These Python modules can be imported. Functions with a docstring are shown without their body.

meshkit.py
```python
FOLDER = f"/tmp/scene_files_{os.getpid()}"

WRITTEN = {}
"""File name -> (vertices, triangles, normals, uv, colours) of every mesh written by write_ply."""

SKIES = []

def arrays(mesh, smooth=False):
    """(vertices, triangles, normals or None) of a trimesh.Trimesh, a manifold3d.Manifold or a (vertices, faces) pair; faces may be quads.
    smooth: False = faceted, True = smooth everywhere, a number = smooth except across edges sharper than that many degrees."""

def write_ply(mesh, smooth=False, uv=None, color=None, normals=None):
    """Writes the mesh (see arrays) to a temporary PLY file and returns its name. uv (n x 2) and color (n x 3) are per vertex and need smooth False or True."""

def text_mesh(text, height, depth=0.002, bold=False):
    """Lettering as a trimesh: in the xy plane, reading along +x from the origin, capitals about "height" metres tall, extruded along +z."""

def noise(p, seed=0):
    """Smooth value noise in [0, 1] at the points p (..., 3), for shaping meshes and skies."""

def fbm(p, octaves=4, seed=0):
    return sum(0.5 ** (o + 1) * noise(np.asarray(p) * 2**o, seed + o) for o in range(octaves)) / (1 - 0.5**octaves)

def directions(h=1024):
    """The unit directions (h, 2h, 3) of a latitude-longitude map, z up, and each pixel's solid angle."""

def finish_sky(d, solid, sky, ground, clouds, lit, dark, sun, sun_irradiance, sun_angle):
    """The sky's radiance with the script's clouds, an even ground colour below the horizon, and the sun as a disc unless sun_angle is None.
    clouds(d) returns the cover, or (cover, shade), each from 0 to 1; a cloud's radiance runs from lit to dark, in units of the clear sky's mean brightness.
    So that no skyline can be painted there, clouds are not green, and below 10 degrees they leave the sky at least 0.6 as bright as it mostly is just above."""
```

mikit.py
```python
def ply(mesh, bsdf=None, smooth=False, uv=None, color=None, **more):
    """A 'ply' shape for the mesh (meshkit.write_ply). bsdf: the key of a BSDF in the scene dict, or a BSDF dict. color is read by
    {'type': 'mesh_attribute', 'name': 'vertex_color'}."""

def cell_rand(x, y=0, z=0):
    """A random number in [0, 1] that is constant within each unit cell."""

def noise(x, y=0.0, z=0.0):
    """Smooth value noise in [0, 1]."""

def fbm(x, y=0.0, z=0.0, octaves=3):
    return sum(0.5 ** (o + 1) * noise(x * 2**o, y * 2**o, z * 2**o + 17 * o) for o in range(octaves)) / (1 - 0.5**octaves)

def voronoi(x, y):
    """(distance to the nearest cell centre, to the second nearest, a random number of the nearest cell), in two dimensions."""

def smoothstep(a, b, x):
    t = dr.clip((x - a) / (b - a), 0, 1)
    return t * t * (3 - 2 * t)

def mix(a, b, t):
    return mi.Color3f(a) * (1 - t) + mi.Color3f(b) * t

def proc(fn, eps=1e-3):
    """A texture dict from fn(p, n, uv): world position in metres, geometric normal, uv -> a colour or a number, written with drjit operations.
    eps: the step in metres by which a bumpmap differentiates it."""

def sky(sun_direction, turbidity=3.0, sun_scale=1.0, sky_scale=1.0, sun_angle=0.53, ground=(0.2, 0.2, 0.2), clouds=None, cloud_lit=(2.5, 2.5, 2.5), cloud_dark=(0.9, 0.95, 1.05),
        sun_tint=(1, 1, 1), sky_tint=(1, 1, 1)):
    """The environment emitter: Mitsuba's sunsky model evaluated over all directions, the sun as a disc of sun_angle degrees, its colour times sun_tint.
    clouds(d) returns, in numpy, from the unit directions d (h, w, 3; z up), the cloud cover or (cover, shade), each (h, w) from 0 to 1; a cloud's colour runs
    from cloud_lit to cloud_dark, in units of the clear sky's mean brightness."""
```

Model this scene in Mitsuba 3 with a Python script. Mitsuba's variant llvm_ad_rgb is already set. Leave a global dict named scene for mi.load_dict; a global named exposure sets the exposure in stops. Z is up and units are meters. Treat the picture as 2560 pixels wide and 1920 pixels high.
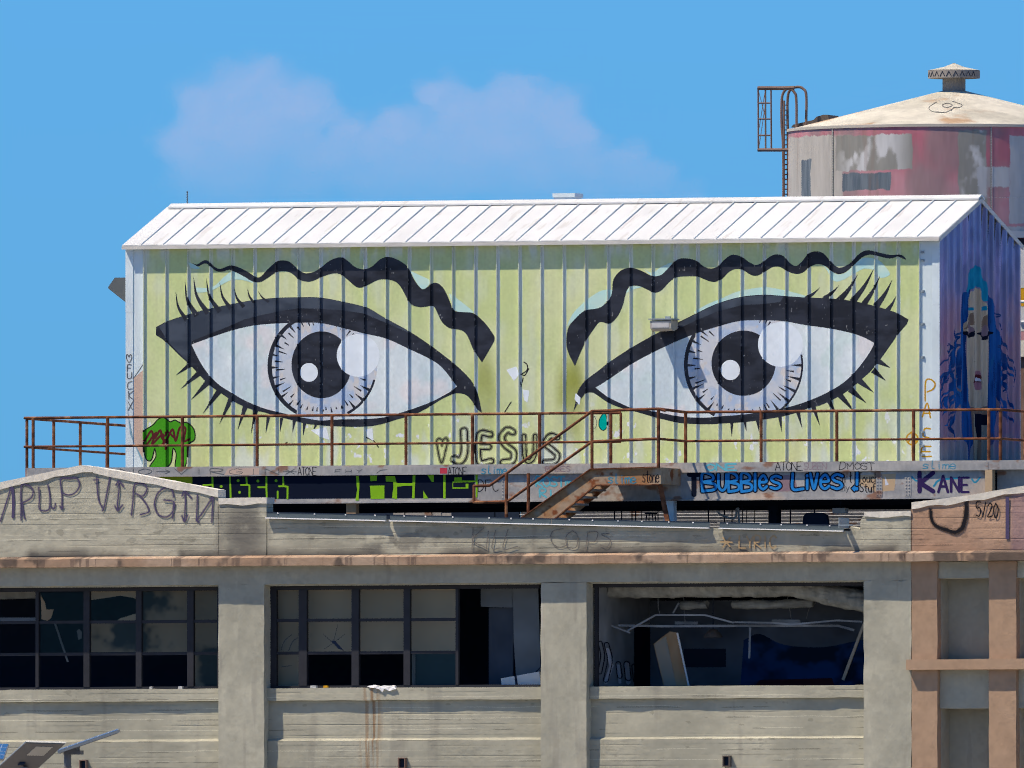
import math, random
import numpy as np, trimesh, drjit as dr, mitsuba as mi
import mikit, meshkit
from mikit import noise, fbm, smoothstep, mix, cell_rand, voronoi
from shapely.geometry import Polygon, LineString, Point, box as sbox, MultiPolygon
from shapely.ops import unary_union, transform as stransform
from shapely import affinity

T = mi.ScalarTransform4f
scene, labels = {}, {}
random.seed(7)
RNG = np.random.default_rng(7)

# ------------------------------------------------------------------ camera, sky, exposure
# world frame: X along the long walls (right), Y away into the block, Z up; 15,0,0 = foot of the shed's front left corner
FPX, CXP, CYP = 76380.0, 1280.0, 960.0          # focal length and centre in photo pixels (2560 wide)
TH, PITCH, DIST = math.radians(18.7), math.atan((3009 - 960) / 76380.0), 611.04
R_ = np.array([math.cos(TH), math.sin(TH), 0.0])
H_ = np.array([-math.sin(TH), math.cos(TH), 0.0])
LOOK = H_ * math.cos(PITCH) + np.array([0, 0, math.sin(PITCH)])
UP = -H_ * math.sin(PITCH) + np.array([0, 0, math.cos(PITCH)])
CAM = np.array([15.0, 0, 0]) - (R_ * (316 - CXP) / FPX + UP * (CYP - 1171) / FPX + LOOK) * DIST
GROUND = CAM[2] - 1.7
scene['camera'] = {'type': 'perspective', 'fov': math.degrees(2 * math.atan(1280 / FPX)), 'fov_axis': 'x',
                   'near_clip': 1.0, 'far_clip': 40000.0,
                   'to_world': T().look_at(origin=CAM.tolist(), target=(CAM + LOOK * 100).tolist(), up=[0, 0, 1])}
SUN = (-0.455, -0.42, 1.0)
exposure = 1.95
scene['sky'] = mikit.sky(SUN, turbidity=2.2, sun_scale=1.0, sky_scale=0.80, ground=(0.3, 0.3, 0.28), sky_tint=(0.275, 0.69, 1.06))


def at(px, py, Y):
    """The point of the vertical plane y = Y that the measured photo point belongs to."""
    d = R_ * (px - CXP) / FPX + UP * (CYP - py) / FPX + LOOK
    return CAM + d * ((Y - CAM[1]) / d[1])


def atx(px, py, X):
    d = R_ * (px - CXP) / FPX + UP * (CYP - py) / FPX + LOOK
    return CAM + d * ((X - CAM[0]) / d[0])


def XZ(px, py, Y):
    p = at(px, py, Y)
    return p[0], p[2]


def X(px, Y, py=1100): return at(px, py, Y)[0]
def Z(py, Y, px=1280): return at(px, py, Y)[2]


CLOUD_TAU = 0.42

# ------------------------------------------------------------------ helpers
def numbered(key):
    k, i = key, 1
    while k in scene or k in labels or any(s.startswith(k + '__') for s in scene):
        k = f'{key}_{i:03d}'
        i += 1
    return k


def thing(name, label, cat, group=None, kind=None):
    key = numbered(name)
    labels[key] = {'label': label, 'category': cat}
    if group: labels[key]['group'] = group
    if kind: labels[key]['kind'] = kind
    return key


def cat(ms):
    return ms[0] if len(ms) == 1 else trimesh.util.concatenate(ms)


_next = {}
def add(parent, name, mesh, bsdf, smooth=False, label=None, kind=None):
    """one entry: a part (or, with parent None, a thing of one mesh)"""
    if isinstance(mesh, list): mesh = cat(mesh)
    base = name if parent is None else f'{parent}__{name}'
    i = _next.get(base, 0)
    _next[base] = i + 1
    key = base if i == 0 else f'{base}_{i:03d}'
    scene[key] = mikit.ply(mesh, bsdf, smooth=smooth)
    if label or kind:
        labels[key] = {}
        if label: labels[key]['label'] = label
        if kind: labels[key]['kind'] = kind
    return key


def bx(x0, x1, y0, y1, z0, z1):
    m = trimesh.creation.box(extents=[abs(x1 - x0), abs(y1 - y0), abs(z1 - z0)])
    m.apply_translation([(x0 + x1) / 2, (y0 + y1) / 2, (z0 + z1) / 2])
    return m


def polys(g):
    if g.is_empty: return []
    if g.geom_type == 'Polygon': return [g]
    return [q for q in getattr(g, 'geoms', []) for q in polys(q)]


def tri(g):
    """flat triangulation (n x 2 verts, faces) of a shapely shape"""
    vs, fs, n = [], [], 0
    for q in polys(g):
        if q.area < 1e-7: continue
        try:
            v, f = trimesh.creation.triangulate_polygon(q, engine='earcut')
        except Exception:
            continue
        if len(f) == 0: continue
        vs.append(np.asarray(v)); fs.append(np.asarray(f) + n); n += len(v)
    if not vs: return None
    return np.vstack(vs), np.vstack(fs)


def sheet(g, fn):
    """sheet mesh of the flat shape g (s, z) laid by fn(s, z) -> x, y, z arrays"""
    t = tri(g)
    if t is None: return None
    v, f = t
    return trimesh.Trimesh(np.stack(fn(v[:, 0], v[:, 1]), 1), f, process=False)


def drape(g, breaks, fn):
    out, lo, hi = [], g.bounds[0], g.bounds[2]
    for a, b in zip(breaks[:-1], breaks[1:]):
        if b < lo or a > hi: continue
        m = sheet(g.intersection(sbox(a, -99, b, 99)), fn)
        if m is not None: out.append(m)
    return cat(out) if out else None


def prism(g, y0, y1):
    """shape in (x, z) given thickness along y"""
    out = []
    for q in polys(g):
        m = trimesh.creation.extrude_polygon(q, abs(y1 - y0), engine='earcut')
        v = np.array(m.vertices)
        m = trimesh.Trimesh(np.stack([v[:, 0], max(y0, y1) - v[:, 2], v[:, 1]], 1), m.faces, process=False)
        out.append(m)
    return cat(out)


def prism_x(g, x0, x1):
    """shape in (y, z) given thickness along x"""
    out = []
    for q in polys(g):
        m = trimesh.creation.extrude_polygon(q, abs(x1 - x0), engine='earcut')
        v = np.array(m.vertices)
        m = trimesh.Trimesh(np.stack([min(x0, x1) + v[:, 2], v[:, 0], v[:, 1]], 1), m.faces, process=False)
        out.append(m)
    return cat(out)


def tube(pts, r, n=8):
    pts = [np.asarray(p, float) for p in pts]
    ms = [trimesh.creation.cylinder(r, segment=[a, b], sections=n) for a, b in zip(pts[:-1], pts[1:]) if np.linalg.norm(b - a) > 1e-6]
    for p in pts[1:-1]:
        s = trimesh.creation.icosphere(1, r * 1.01); s.apply_translation(p); ms.append(s)
    return cat(ms)


def bar(a, b, w, h):
    """rectangular bar from a to b, w across (horizontal), h upright"""
    a, b = np.asarray(a, float), np.asarray(b, float)
    d = b - a; L = np.linalg.norm(d); d /= L
    s = np.cross(d, [0, 0, 1.0])
    s = np.array([0, 1.0, 0]) if np.linalg.norm(s) < 1e-3 else s / np.linalg.norm(s)
    u = np.cross(s, d)
    m = trimesh.creation.box(extents=[L, w, h])
    M = np.eye(4); M[:3, 0], M[:3, 1], M[:3, 2], M[:3, 3] = d, s, u, (a + b) / 2
    m.apply_transform(M)
    return m


def rough(m, step, amp, seed=0, axes=(1, 1, 1), scale=2.5):
    """cast-concrete unevenness: subdivide and push the vertices"""
    m = m.copy(); m.merge_vertices()
    v, f = trimesh.remesh.subdivide_to_size(m.vertices, m.faces, step, max_iter=12)
    m = trimesh.Trimesh(v, f, process=True)
    p = np.array(m.vertices)
    for k in range(3):
        p[:, k] += axes[k] * amp * (2 * meshkit.fbm(p * scale + 31 * k, 3, seed + k) - 1)
    return trimesh.Trimesh(p, m.faces, process=False)


def lathe(profile, n=48):
    m = trimesh.creation.revolve(np.asarray(profile, float), sections=n)
    return m


# ------------------------------------------------------------------ materials
def rgb(*c): return {'type': 'rgb', 'value': list(c)}


def lin(r, g, b):
    """linear reflectance of an sRGB colour"""
    return [(x / 255 / 12.92 if x / 255 < .04045 else ((x / 255 + .055) / 1.055) ** 2.4) for x in (r, g, b)]


def matte(name, c, rough=0.6, spec=0.3, metal=0.0):
    base = mikit.proc(c) if callable(c) else rgb(*c)
    scene[name] = {'type': 'twosided', 'bsdf': {'type': 'principled', 'base_color': base, 'roughness': rough, 'specular': spec, 'metallic': metal}}
    return name


def flat(name, c):
    scene[name] = {'type': 'twosided', 'bsdf': {'type': 'diffuse', 'reflectance': mikit.proc(c) if callable(c) else rgb(*c)}}
    return name


def bumped(name, c, h, rough=0.7, spec=0.25, metal=0.0):
    scene[name] = {'type': 'twosided', 'bsdf': {'type': 'bumpmap', 'arbitrary': mikit.proc(h, 0.004), 'scale': 1.0,
                   'bsdf': {'type': 'principled', 'base_color': mikit.proc(c) if callable(c) else rgb(*c), 'roughness': rough, 'specular': spec, 'metallic': metal}}}
    return name


XA, XB = X(360, 0), X(2299.5, 0)
PITCHX = (X(2299.5, 0) - X(415, 0)) / 34
XL, XR = 15.0, X(2349, 0)
HW = 4.43


def halo(x, z, cx, cz, rx, rz):
    d = dr.sqrt(dr.square((x - cx) / rx) + dr.square((z - cz) / rz))
    return 1 - smoothstep(0.25, 1.0, d)


OL1, OL2 = XZ(1212, 985, 0), XZ(1428, 985, 0)


def mural_c(p, n, uv):
    x, z = p.x, p.z
    t = fbm(x * 1.3, z * 0.9, 3.0, 4)
    c = mix((0.475, 0.56, 0.26), (0.54, 0.60, 0.335), smoothstep(0.35, 0.7, t))
    t2 = fbm(x * 3.1 + 9, z * 1.1, 1.0, 3)
    c = mix(c, (0.53, 0.60, 0.57), smoothstep(0.54, 0.78, t2) * (0.30 + 0.5 * smoothstep(1.6, 0.2, z)))
    c = mix(c, (0.56, 0.64, 0.66), smoothstep(0.52, 0.68, fbm(x * 5, z * 0.8, 7.0, 3)) * smoothstep(4.0, 4.4, z) * 0.8)
    c = mix(c, (0.24, 0.27, 0.03), 0.8 * halo(x, z, OL1[0], OL1[1], 0.40, 1.3) * (0.5 + 0.7 * noise(x * 2, z * 3)))
    c = mix(c, (0.24, 0.27, 0.03), 0.8 * halo(x, z, OL2[0], OL2[1], 0.45, 1.3) * (0.5 + 0.7 * noise(x * 2, z * 3)))
    # weathering: vertical runs, fine mottling
    run = fbm(x * 14, z * 0.6, 2.0, 3)
    c = c * (0.93 + 0.14 * fbm(x * 22, z * 22, 5.0, 2)) * (0.94 + 0.12 * run)
    chip = smoothstep(0.73, 0.79, fbm(x * 6 + 4, z * 5, 11.0, 4)) * smoothstep(1.5, 0.7, z)
    c = mix(c, (0.60, 0.66, 0.72), chip)
    # pale strip along each seam foot, painted in to lighten the seam shadow
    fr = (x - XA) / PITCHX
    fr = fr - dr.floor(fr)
    shadow_lift = smoothstep(0.145, 0.120, fr + 0.04 * (noise(x * 3, z * 5) - 0.5)) * (0.55 + 0.45 * smoothstep(0.3, 0.6, noise(x * 2 + 3, z * 1.4)))
    c = mix(c, mi.Color3f(0.60, 0.655, 0.62) * (0.85 + 0.3 * run), shadow_lift)
    pale = smoothstep(XA + 0.0, XA - 0.01, x) + smoothstep(XB, XB + 0.01, x)
    c = mix(c, mi.Color3f(0.55, 0.65, 0.70) * (0.93 + 0.14 * run), dr.clip(pale, 0, 1))
    side = dr.abs(n.x) > 0.7
    return dr.select(side, mi.Color3f(0.62, 0.66, 0.62) * (0.8 + 0.4 * run), c)


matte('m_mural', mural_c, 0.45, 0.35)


def black_c(p, n, uv):
    t = fbm(p.x * 2.5, p.z * 7, 1.0, 4)
    c = mix((0.008, 0.010, 0.018), (0.021, 0.026, 0.042), smoothstep(0.3, 0.75, t))
    sc = smoothstep(0.80, 0.84, fbm(p.x * 26, p.z * 14, 3.0, 4))
    edge = smoothstep(0.72, 0.8, noise(p.x * 1.1, p.z * 30, 2.0)) * (dr.abs(n.x) > 0.7)
    return mix(c, (0.30, 0.32, 0.34), dr.clip(sc * 0.7 + edge * 0.5, 0, 1))


matte('m_black', black_c, 0.5, 0.3)


def slate_c(p, n, uv):
    t = fbm(p.x * 2.0, p.z * 5, 4.0, 4)
    return mix((0.027, 0.038, 0.060), (0.050, 0.066, 0.096), smoothstep(0.3, 0.7, t))


matte('m_slate', slate_c, 0.5, 0.3)


def sclera_c(p, n, uv):
    t = fbm(p.x * 1.4, p.z * 1.2, 4.0, 4)
    c = mix((0.50, 0.60, 0.66), (0.60, 0.68, 0.72), smoothstep(0.3, 0.7, t))
    c = mix(c, (0.66, 0.62, 0.64), 0.6 * smoothstep(0.55, 0.72, fbm(p.x * 2 + 5, p.z * 2, 8.0, 3)))
    c = mix(c, (0.46, 0.60, 0.60), 0.5 * smoothstep(0.58, 0.75, fbm(p.x * 3 + 5, p.z * 2, 18.0, 3)))
    return c * (0.92 + 0.16 * fbm(p.x * 20, p.z * 16, 2.0, 2))


matte('m_sclera', sclera_c, 0.45, 0.3)


def iris_c(p, n, uv):
    t = fbm(p.x * 5, p.z * 5, 4.0, 3)
    c = mix((0.36, 0.46, 0.62), (0.50, 0.54, 0.60), smoothstep(0.35, 0.65, t))
    return mix(c, (0.56, 0.52, 0.48), 0.6 * smoothstep(0.62, 0.72, fbm(p.x * 7, p.z * 7, 1.0, 2)))


matte('m_iris', iris_c, 0.45, 0.3)
matte('m_glint', lambda p, n, uv: mi.Color3f(0.66, 0.74, 0.82) * (0.93 + 0.12 * fbm(p.x * 9, p.z * 9, 1.0, 3)), 0.45, 0.3)
matte('m_aqua', lambda p, n, uv: mix((0.36, 0.62, 0.64), (0.50, 0.66, 0.58), fbm(p.x * 4, p.z * 7, 1.0, 3)), 0.5, 0.3)
matte('m_pale_trim', lambda p, n, uv: mi.Color3f(0.56, 0.66, 0.72) * (0.85 + 0.25 * fbm(p.x * 3, p.z * 2, p.y * 3, 3)), 0.45, 0.4)


def roof_c(p, n, uv):
    c = mi.Color3f(0.565, 0.59, 0.60) * (0.90 + 0.16 * fbm(p.x * 1.3, p.y * 1.1, 1.0, 4)) * (0.97 + 0.06 * cell_rand(dr.floor((p.x - XA) / PITCHX)))
    c = mix(c, (0.33, 0.29, 0.24), smoothstep(0.66, 0.80, fbm(p.x * 9, p.y * 1.1, 3.0, 4)) * 0.30)
    return dr.select(dr.abs(n.x) > 0.7, mi.Color3f(0.46, 0.56, 0.62), c)  # seam sides tinted blue-grey to stand for their shade


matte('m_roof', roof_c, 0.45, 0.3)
matte('m_fascia', lambda p, n, uv: mi.Color3f(0.50, 0.50, 0.48) * (0.85 + 0.3 * fbm(p.x * 4, p.z * 20, 1.0, 3)), 0.5, 0.3)


def gable_c(p, n, uv):
    y, z = p.y, p.z
    t = fbm(y * 0.9, z * 0.7, 2.0, 3)
    s = fbm(y * 5, z * 0.8, 5.0, 3)
    h = z / 4.9
    c = mix((0.30, 0.23, 0.30), (0.36, 0.30, 0.46), smoothstep(0.25, 0.6, h))
    c = mix(c, (0.42, 0.22, 0.33), smoothstep(0.45, 0.7, t) * smoothstep(0.85, 0.5, h))
    c = mix(c, (0.40, 0.36, 0.33), 0.8 * smoothstep(0.55, 0.7, fbm(y * 0.7 + 3, z * 0.9, 9.0, 3)) * smoothstep(0.8, 0.55, h))
    c = mix(c, (0.20, 0.28, 0.58), smoothstep(0.62, 0.95, h + 0.35 * (t - 0.5)))
    c = mix(c, (0.36, 0.32, 0.62), 0.6 * smoothstep(0.5, 0.65, s) * smoothstep(0.5, 0.8, h))
    c = mix(c, (0.33, 0.32, 0.33), smoothstep(0.9, 0.3, z + 0.5 * s))
    c = mix(c, (0.13, 0.17, 0.36), 0.65 * smoothstep(0.48, 0.62, fbm(y * 1.7 + 8, z * 1.1, 4.0, 4)) * smoothstep(0.25, 0.7, h))
    c = mix(c, (0.44, 0.27, 0.33), 0.7 * smoothstep(0.45, 0.6, fbm(y * 1.2 + 2, z * 0.8, 7.0, 4)) * smoothstep(0.75, 0.5, h) * smoothstep(0.1, 0.3, h))
    return c * (0.66 + 0.36 * fbm(y * 16, z * 2.2, 1.0, 3))


matte('m_gable', gable_c, 0.5, 0.3)


def rust_c(p, n, uv):
    t = fbm(p.x * 9, p.y * 9, p.z * 9, 4)
    c = mix((0.075, 0.030, 0.018), (0.19, 0.075, 0.038), smoothstep(0.3, 0.7, t))
    return mix(c, (0.33, 0.17, 0.085), 0.6 * smoothstep(0.62, 0.75, fbm(p.x * 5, p.y * 5, p.z * 5 + 4, 3)))


matte('m_rust', rust_c, 0.85, 0.15)


def rustplate_c(p, n, uv):
    t = fbm(p.x * 3, p.y * 3, p.z * 3, 4)
    c = mix((0.31, 0.235, 0.165), (0.30, 0.16, 0.075), smoothstep(0.38, 0.60, t))
    c = mix(c, (0.17, 0.055, 0.02), smoothstep(0.56, 0.70, fbm(p.x * 5 + 3, p.y * 5, p.z * 4, 4)))
    return c * (0.8 + 0.4 * fbm(p.x * 14, p.y * 14, p.z * 14, 2))


matte('m_rustplate', rustplate_c, 0.75, 0.2)


def steel_c(p, n, uv):
    t = fbm(p.x * 1.6, p.z * 5, p.y * 2, 4)
    c = mix((0.26, 0.265, 0.275), (0.34, 0.335, 0.33), smoothstep(0.3, 0.7, t))
    c = mix(c, (0.42, 0.34, 0.27), 0.6 * smoothstep(0.58, 0.72, fbm(p.x * 0.9 + 7, p.z * 3, 3.0, 4)))
    c = mix(c, (0.20, 0.085, 0.04), 0.8 * smoothstep(0.66, 0.78, fbm(p.x * 2.6, p.z * 4, 8.0, 4)))
    return c * (0.85 + 0.3 * fbm(p.x * 20, p.z * 9, 1.0, 2))


matte('m_steel', steel_c, 0.6, 0.3)
matte('m_galv', lambda p, n, uv: mix((0.20, 0.25, 0.29), (0.30, 0.36, 0.40), fbm(p.x * 6, p.z * 18, p.y * 3, 4)), 0.5, 0.5, 0.25)
matte('m_flash', lambda p, n, uv: mix((0.045, 0.065, 0.08), (0.09, 0.12, 0.14), fbm(p.x * 2.5, p.z * 18, p.y * 3, 4)), 0.75, 0.15)
matte('m_galv_edge', (0.75, 0.76, 0.78), 0.4, 0.5)


def concrete_tone(p, warm):
    t = fbm(p.x * 0.8, p.z * 0.8, p.y, 4)
    c = mix((0.288, 0.287, 0.236), (0.362, 0.358, 0.292), smoothstep(0.3, 0.7, t)) if not warm else mix((0.315, 0.205, 0.145), (0.37, 0.25, 0.18), smoothstep(0.3, 0.7, t))
    c = c * (0.88 + 0.24 * fbm(p.x * 9, p.z * 9, p.y * 9, 3))
    # dark runs under ledges and blotches
    run = fbm(p.x * 3.2, p.z * 0.35, 4.0, 4)
    c = mix(c, mi.Color3f(0.15, 0.145, 0.135), 0.30 * smoothstep(0.64, 0.8, run))
    # form-board joints
    b = p.z / 0.21
    f = b - dr.floor(b)
    k = dr.floor(b)
    on = smoothstep(0.52, 0.64, noise(p.x * 1.1 + k * 3.7, k * 7.0)) * smoothstep(0.25, 0.5, noise(p.x * 5 + k, k * 3.0))
    w = (noise(p.x * 1.6, k * 9.0) - 0.5) * 0.10
    line = (1 - smoothstep(0.02, 0.075, dr.abs(f - 0.5 + w))) * on
    c = mix(c, c * 0.50, line * 0.75)
    on2 = smoothstep(0.52, 0.62, noise(p.x * 0.9 + k * 5.1, k * 4.0 + 50.0))
    lite = (1 - smoothstep(0.0, 0.05, dr.abs(f - 0.60 + w))) * on2
    c = mix(c, c * 1.5, lite * 0.8)
    # chipped and patched spots
    sp = smoothstep(0.74, 0.78, fbm(p.x * 4 + 9, p.z * 7, p.y, 3))
    c = mix(c, c * 0.72, sp * 0.8)
    return c


ZCOR = Z(1395, -6.0, 300)       # top of the cornice
RUNX = X(925, -5.8, 1850)
MX, MZ = XZ(610, 1322, -6.0)


def conc_c(p, n, uv):
    c = concrete_tone(p, False)
    # mould along the foot of the parapet
    foot = smoothstep(ZCOR + 0.32, ZCOR + 0.02, p.z + 0.25 * (fbm(p.x * 1.4, 2.0, 3.0, 4) - 0.35)) * (p.z > ZCOR - 0.02)
    c = mix(c, (0.07, 0.068, 0.066), dr.clip(foot, 0, 1) * smoothstep(0.42, 0.55, fbm(p.x * 0.9, 5.0, 1.0, 3)) * 0.9)
    st = halo(p.x, p.z, MX, MZ, 0.75, 0.9) * smoothstep(0.40, 0.62, fbm(p.x * 2.6, p.z * 2.2, 9.0, 4) + 0.10) + 0.7 * halo(p.x, p.z, X(1000, -6.0), MZ - 0.3, 1.3, 0.5) * smoothstep(0.5, 0.62, fbm(p.x * 2.6, p.z * 3.2, 2.0, 4))
    c = mix(c, (0.095, 0.093, 0.09), dr.clip(st, 0, 1) * 0.8 * (p.z > ZCOR - 0.02))
    # rust run below the middle window
    w = dr.abs(p.x - RUNX - 0.05 * (noise(p.z * 3) - 0.5))
    rr = (1 - smoothstep(0.02, 0.30, w)) * smoothstep(0.42, 0.62, fbm(p.x * 26, p.z * 0.8, 1.0, 3)) * (p.z < ZCOR - 2.5)
    return mix(c, (0.21, 0.12, 0.06), rr * 0.75)


def conc_h(p, n, uv):
    b = p.z / 0.21
    f = b - dr.floor(b)
    step = cell_rand(dr.floor(b), 3, 1) * 0.005
    on = smoothstep(0.40, 0.6, noise(p.x * 0.7, dr.floor(b) * 5.0))
    groove = (1 - smoothstep(0.0, 0.08, dr.minimum(f, 1 - f))) * 0.009 * on
    return step - groove + 0.010 * fbm(p.x * 4, p.z * 8, p.y * 5, 4) + 0.005 * fbm(p.x * 26, p.z * 26, p.y * 20, 2)


bumped('m_concrete', conc_c, conc_h, 0.9, 0.1)


def pillar_h(p, n, uv):
    return 0.009 * fbm(p.x * 4, p.z * 3, p.y * 5, 4) + 0.005 * fbm(p.x * 22, p.z * 22, p.y * 20, 2)


def pillar_c(p, n, uv):
    t = fbm(p.x * 0.9, p.z * 0.6, p.y, 4)
    c = mix((0.300, 0.300, 0.250), (0.352, 0.350, 0.290), smoothstep(0.3, 0.7, t))
    c = c * (0.9 + 0.2 * fbm(p.x * 12, p.z * 12, p.y * 9, 3))
    c = mix(c, c * 0.85, 0.6 * smoothstep(0.60, 0.75, fbm(p.x * 3, p.z * 4, p.y * 3 + 4, 4)))
    c = mix(c, c * 1.12, 0.6 * smoothstep(0.62, 0.76, fbm(p.x * 7 + 3, p.z * 3, p.y * 3 + 9, 3)))
    return mix(c, (0.18, 0.17, 0.155), 0.25 * smoothstep(0.66, 0.78, fbm(p.x * 5, p.z * 0.5, 4.0, 4)))


bumped('m_pillar', pillar_c, pillar_h, 0.9, 0.1)


def pink_c(p, n, uv):
    c = concrete_tone(p, True)
    return mix(c, (0.16, 0.11, 0.18), smoothstep(X(2518, -6.0), X(2535, -6.0), p.x) * (p.z > ZCOR) * 0.45)


bumped('m_pink', pink_c, conc_h, 0.9, 0.1)
bumped('m_salmon', lambda p, n, uv: mix((0.30, 0.205, 0.14), (0.35, 0.25, 0.178), fbm(p.x * 1.4, p.z * 1.0, p.y, 4)) * (0.88 + 0.24 * fbm(p.x * 10, p.z * 8, p.y * 9, 3)), pillar_h, 0.9, 0.1)


def cornice_c(p, n, uv):
    t = fbm(p.x * 1.1, p.z * 2, 1.0, 4)
    c = mix((0.275, 0.19, 0.135), (0.33, 0.25, 0.19), smoothstep(0.3, 0.7, t))
    st = smoothstep(0.60, 0.74, fbm(p.x * 2.4, p.z * 1.6 + 3, 6.0, 4) + 0.22 * smoothstep(X(2190, -6.3), X(2270, -6.3), p.x))
    c = mix(c, (0.075, 0.062, 0.055), st * 0.85)
    drip = smoothstep(0.58, 0.7, fbm(p.x * 12, p.z * 0.6, 3.0, 3)) * smoothstep(0.40, 0.55, fbm(p.x * 0.8, 3.0, 8.0, 3))
    c = mix(c, (0.12, 0.09, 0.075), drip * 0.7)
    return c * (0.85 + 0.3 * fbm(p.x * 11, p.z * 11, 1.0, 3))


bumped('m_cornice', cornice_c, pillar_h, 0.9, 0.1)
bumped('m_coping', lambda p, n, uv: mix((0.50, 0.48, 0.43), (0.60, 0.585, 0.53), fbm(p.x * 2, p.z * 6, p.y * 3, 4)) * (0.85 + 0.3 * fbm(p.x * 14, p.z * 14, 3.0, 2)), pillar_h, 0.85, 0.15)
flat('m_interior', lambda p, n, uv: mix((0.04, 0.055, 0.085), (0.08, 0.105, 0.145), fbm(p.x * 2, p.y * 2, p.z * 2, 3)))  # navy tint of deep shade is put into this and the next two colours
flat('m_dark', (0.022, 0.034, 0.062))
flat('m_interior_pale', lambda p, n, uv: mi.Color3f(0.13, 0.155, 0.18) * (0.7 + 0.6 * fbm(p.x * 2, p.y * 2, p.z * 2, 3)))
matte('m_frame', lambda p, n, uv: mi.Color3f(0.016, 0.018, 0.026) * (0.75 + 0.5 * fbm(p.x * 6, p.z * 6, 1.0, 3)), 0.6, 0.3)
flat('m_blind', lambda p, n, uv: mi.Color3f(0.40, 0.36, 0.275) * (0.86 + 0.26 * fbm(p.x * 1.5, p.z * 1.2, 1.0, 3)))
flat('m_blind_dirty', lambda p, n, uv: mix((0.04, 0.055, 0.065), (0.26, 0.235, 0.18), smoothstep(0.42, 0.6, fbm(p.x * 1.6, p.z * 1.8, 3.0, 4))))
scene['m_glass'] = {'type': 'thindielectric', 'int_ior': 1.45, 'specular_reflectance': rgb(0.15, 0.15, 0.14), 'specular_transmittance': rgb(0.80, 0.80, 0.78)}
flat('m_wood', lambda p, n, uv: mix((0.26, 0.15, 0.075), (0.40, 0.30, 0.20), fbm(p.x * 6, p.z * 1.5, 1.0, 4)))
flat('m_foil', lambda p, n, uv: mi.Color3f(0.27, 0.285, 0.275) * (0.35 + 1.15 * fbm(p.x * 9, p.z * 5, p.y * 5, 4)))
flat('m_white_metal', (0.62, 0.64, 0.66))
flat('m_backwall', lambda p, n, uv: mi.Color3f(0.105, 0.13, 0.17) * (0.5 + 1.0 * fbm(p.x * 1.3, p.z * 1.8, 2.0, 4)))
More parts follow.
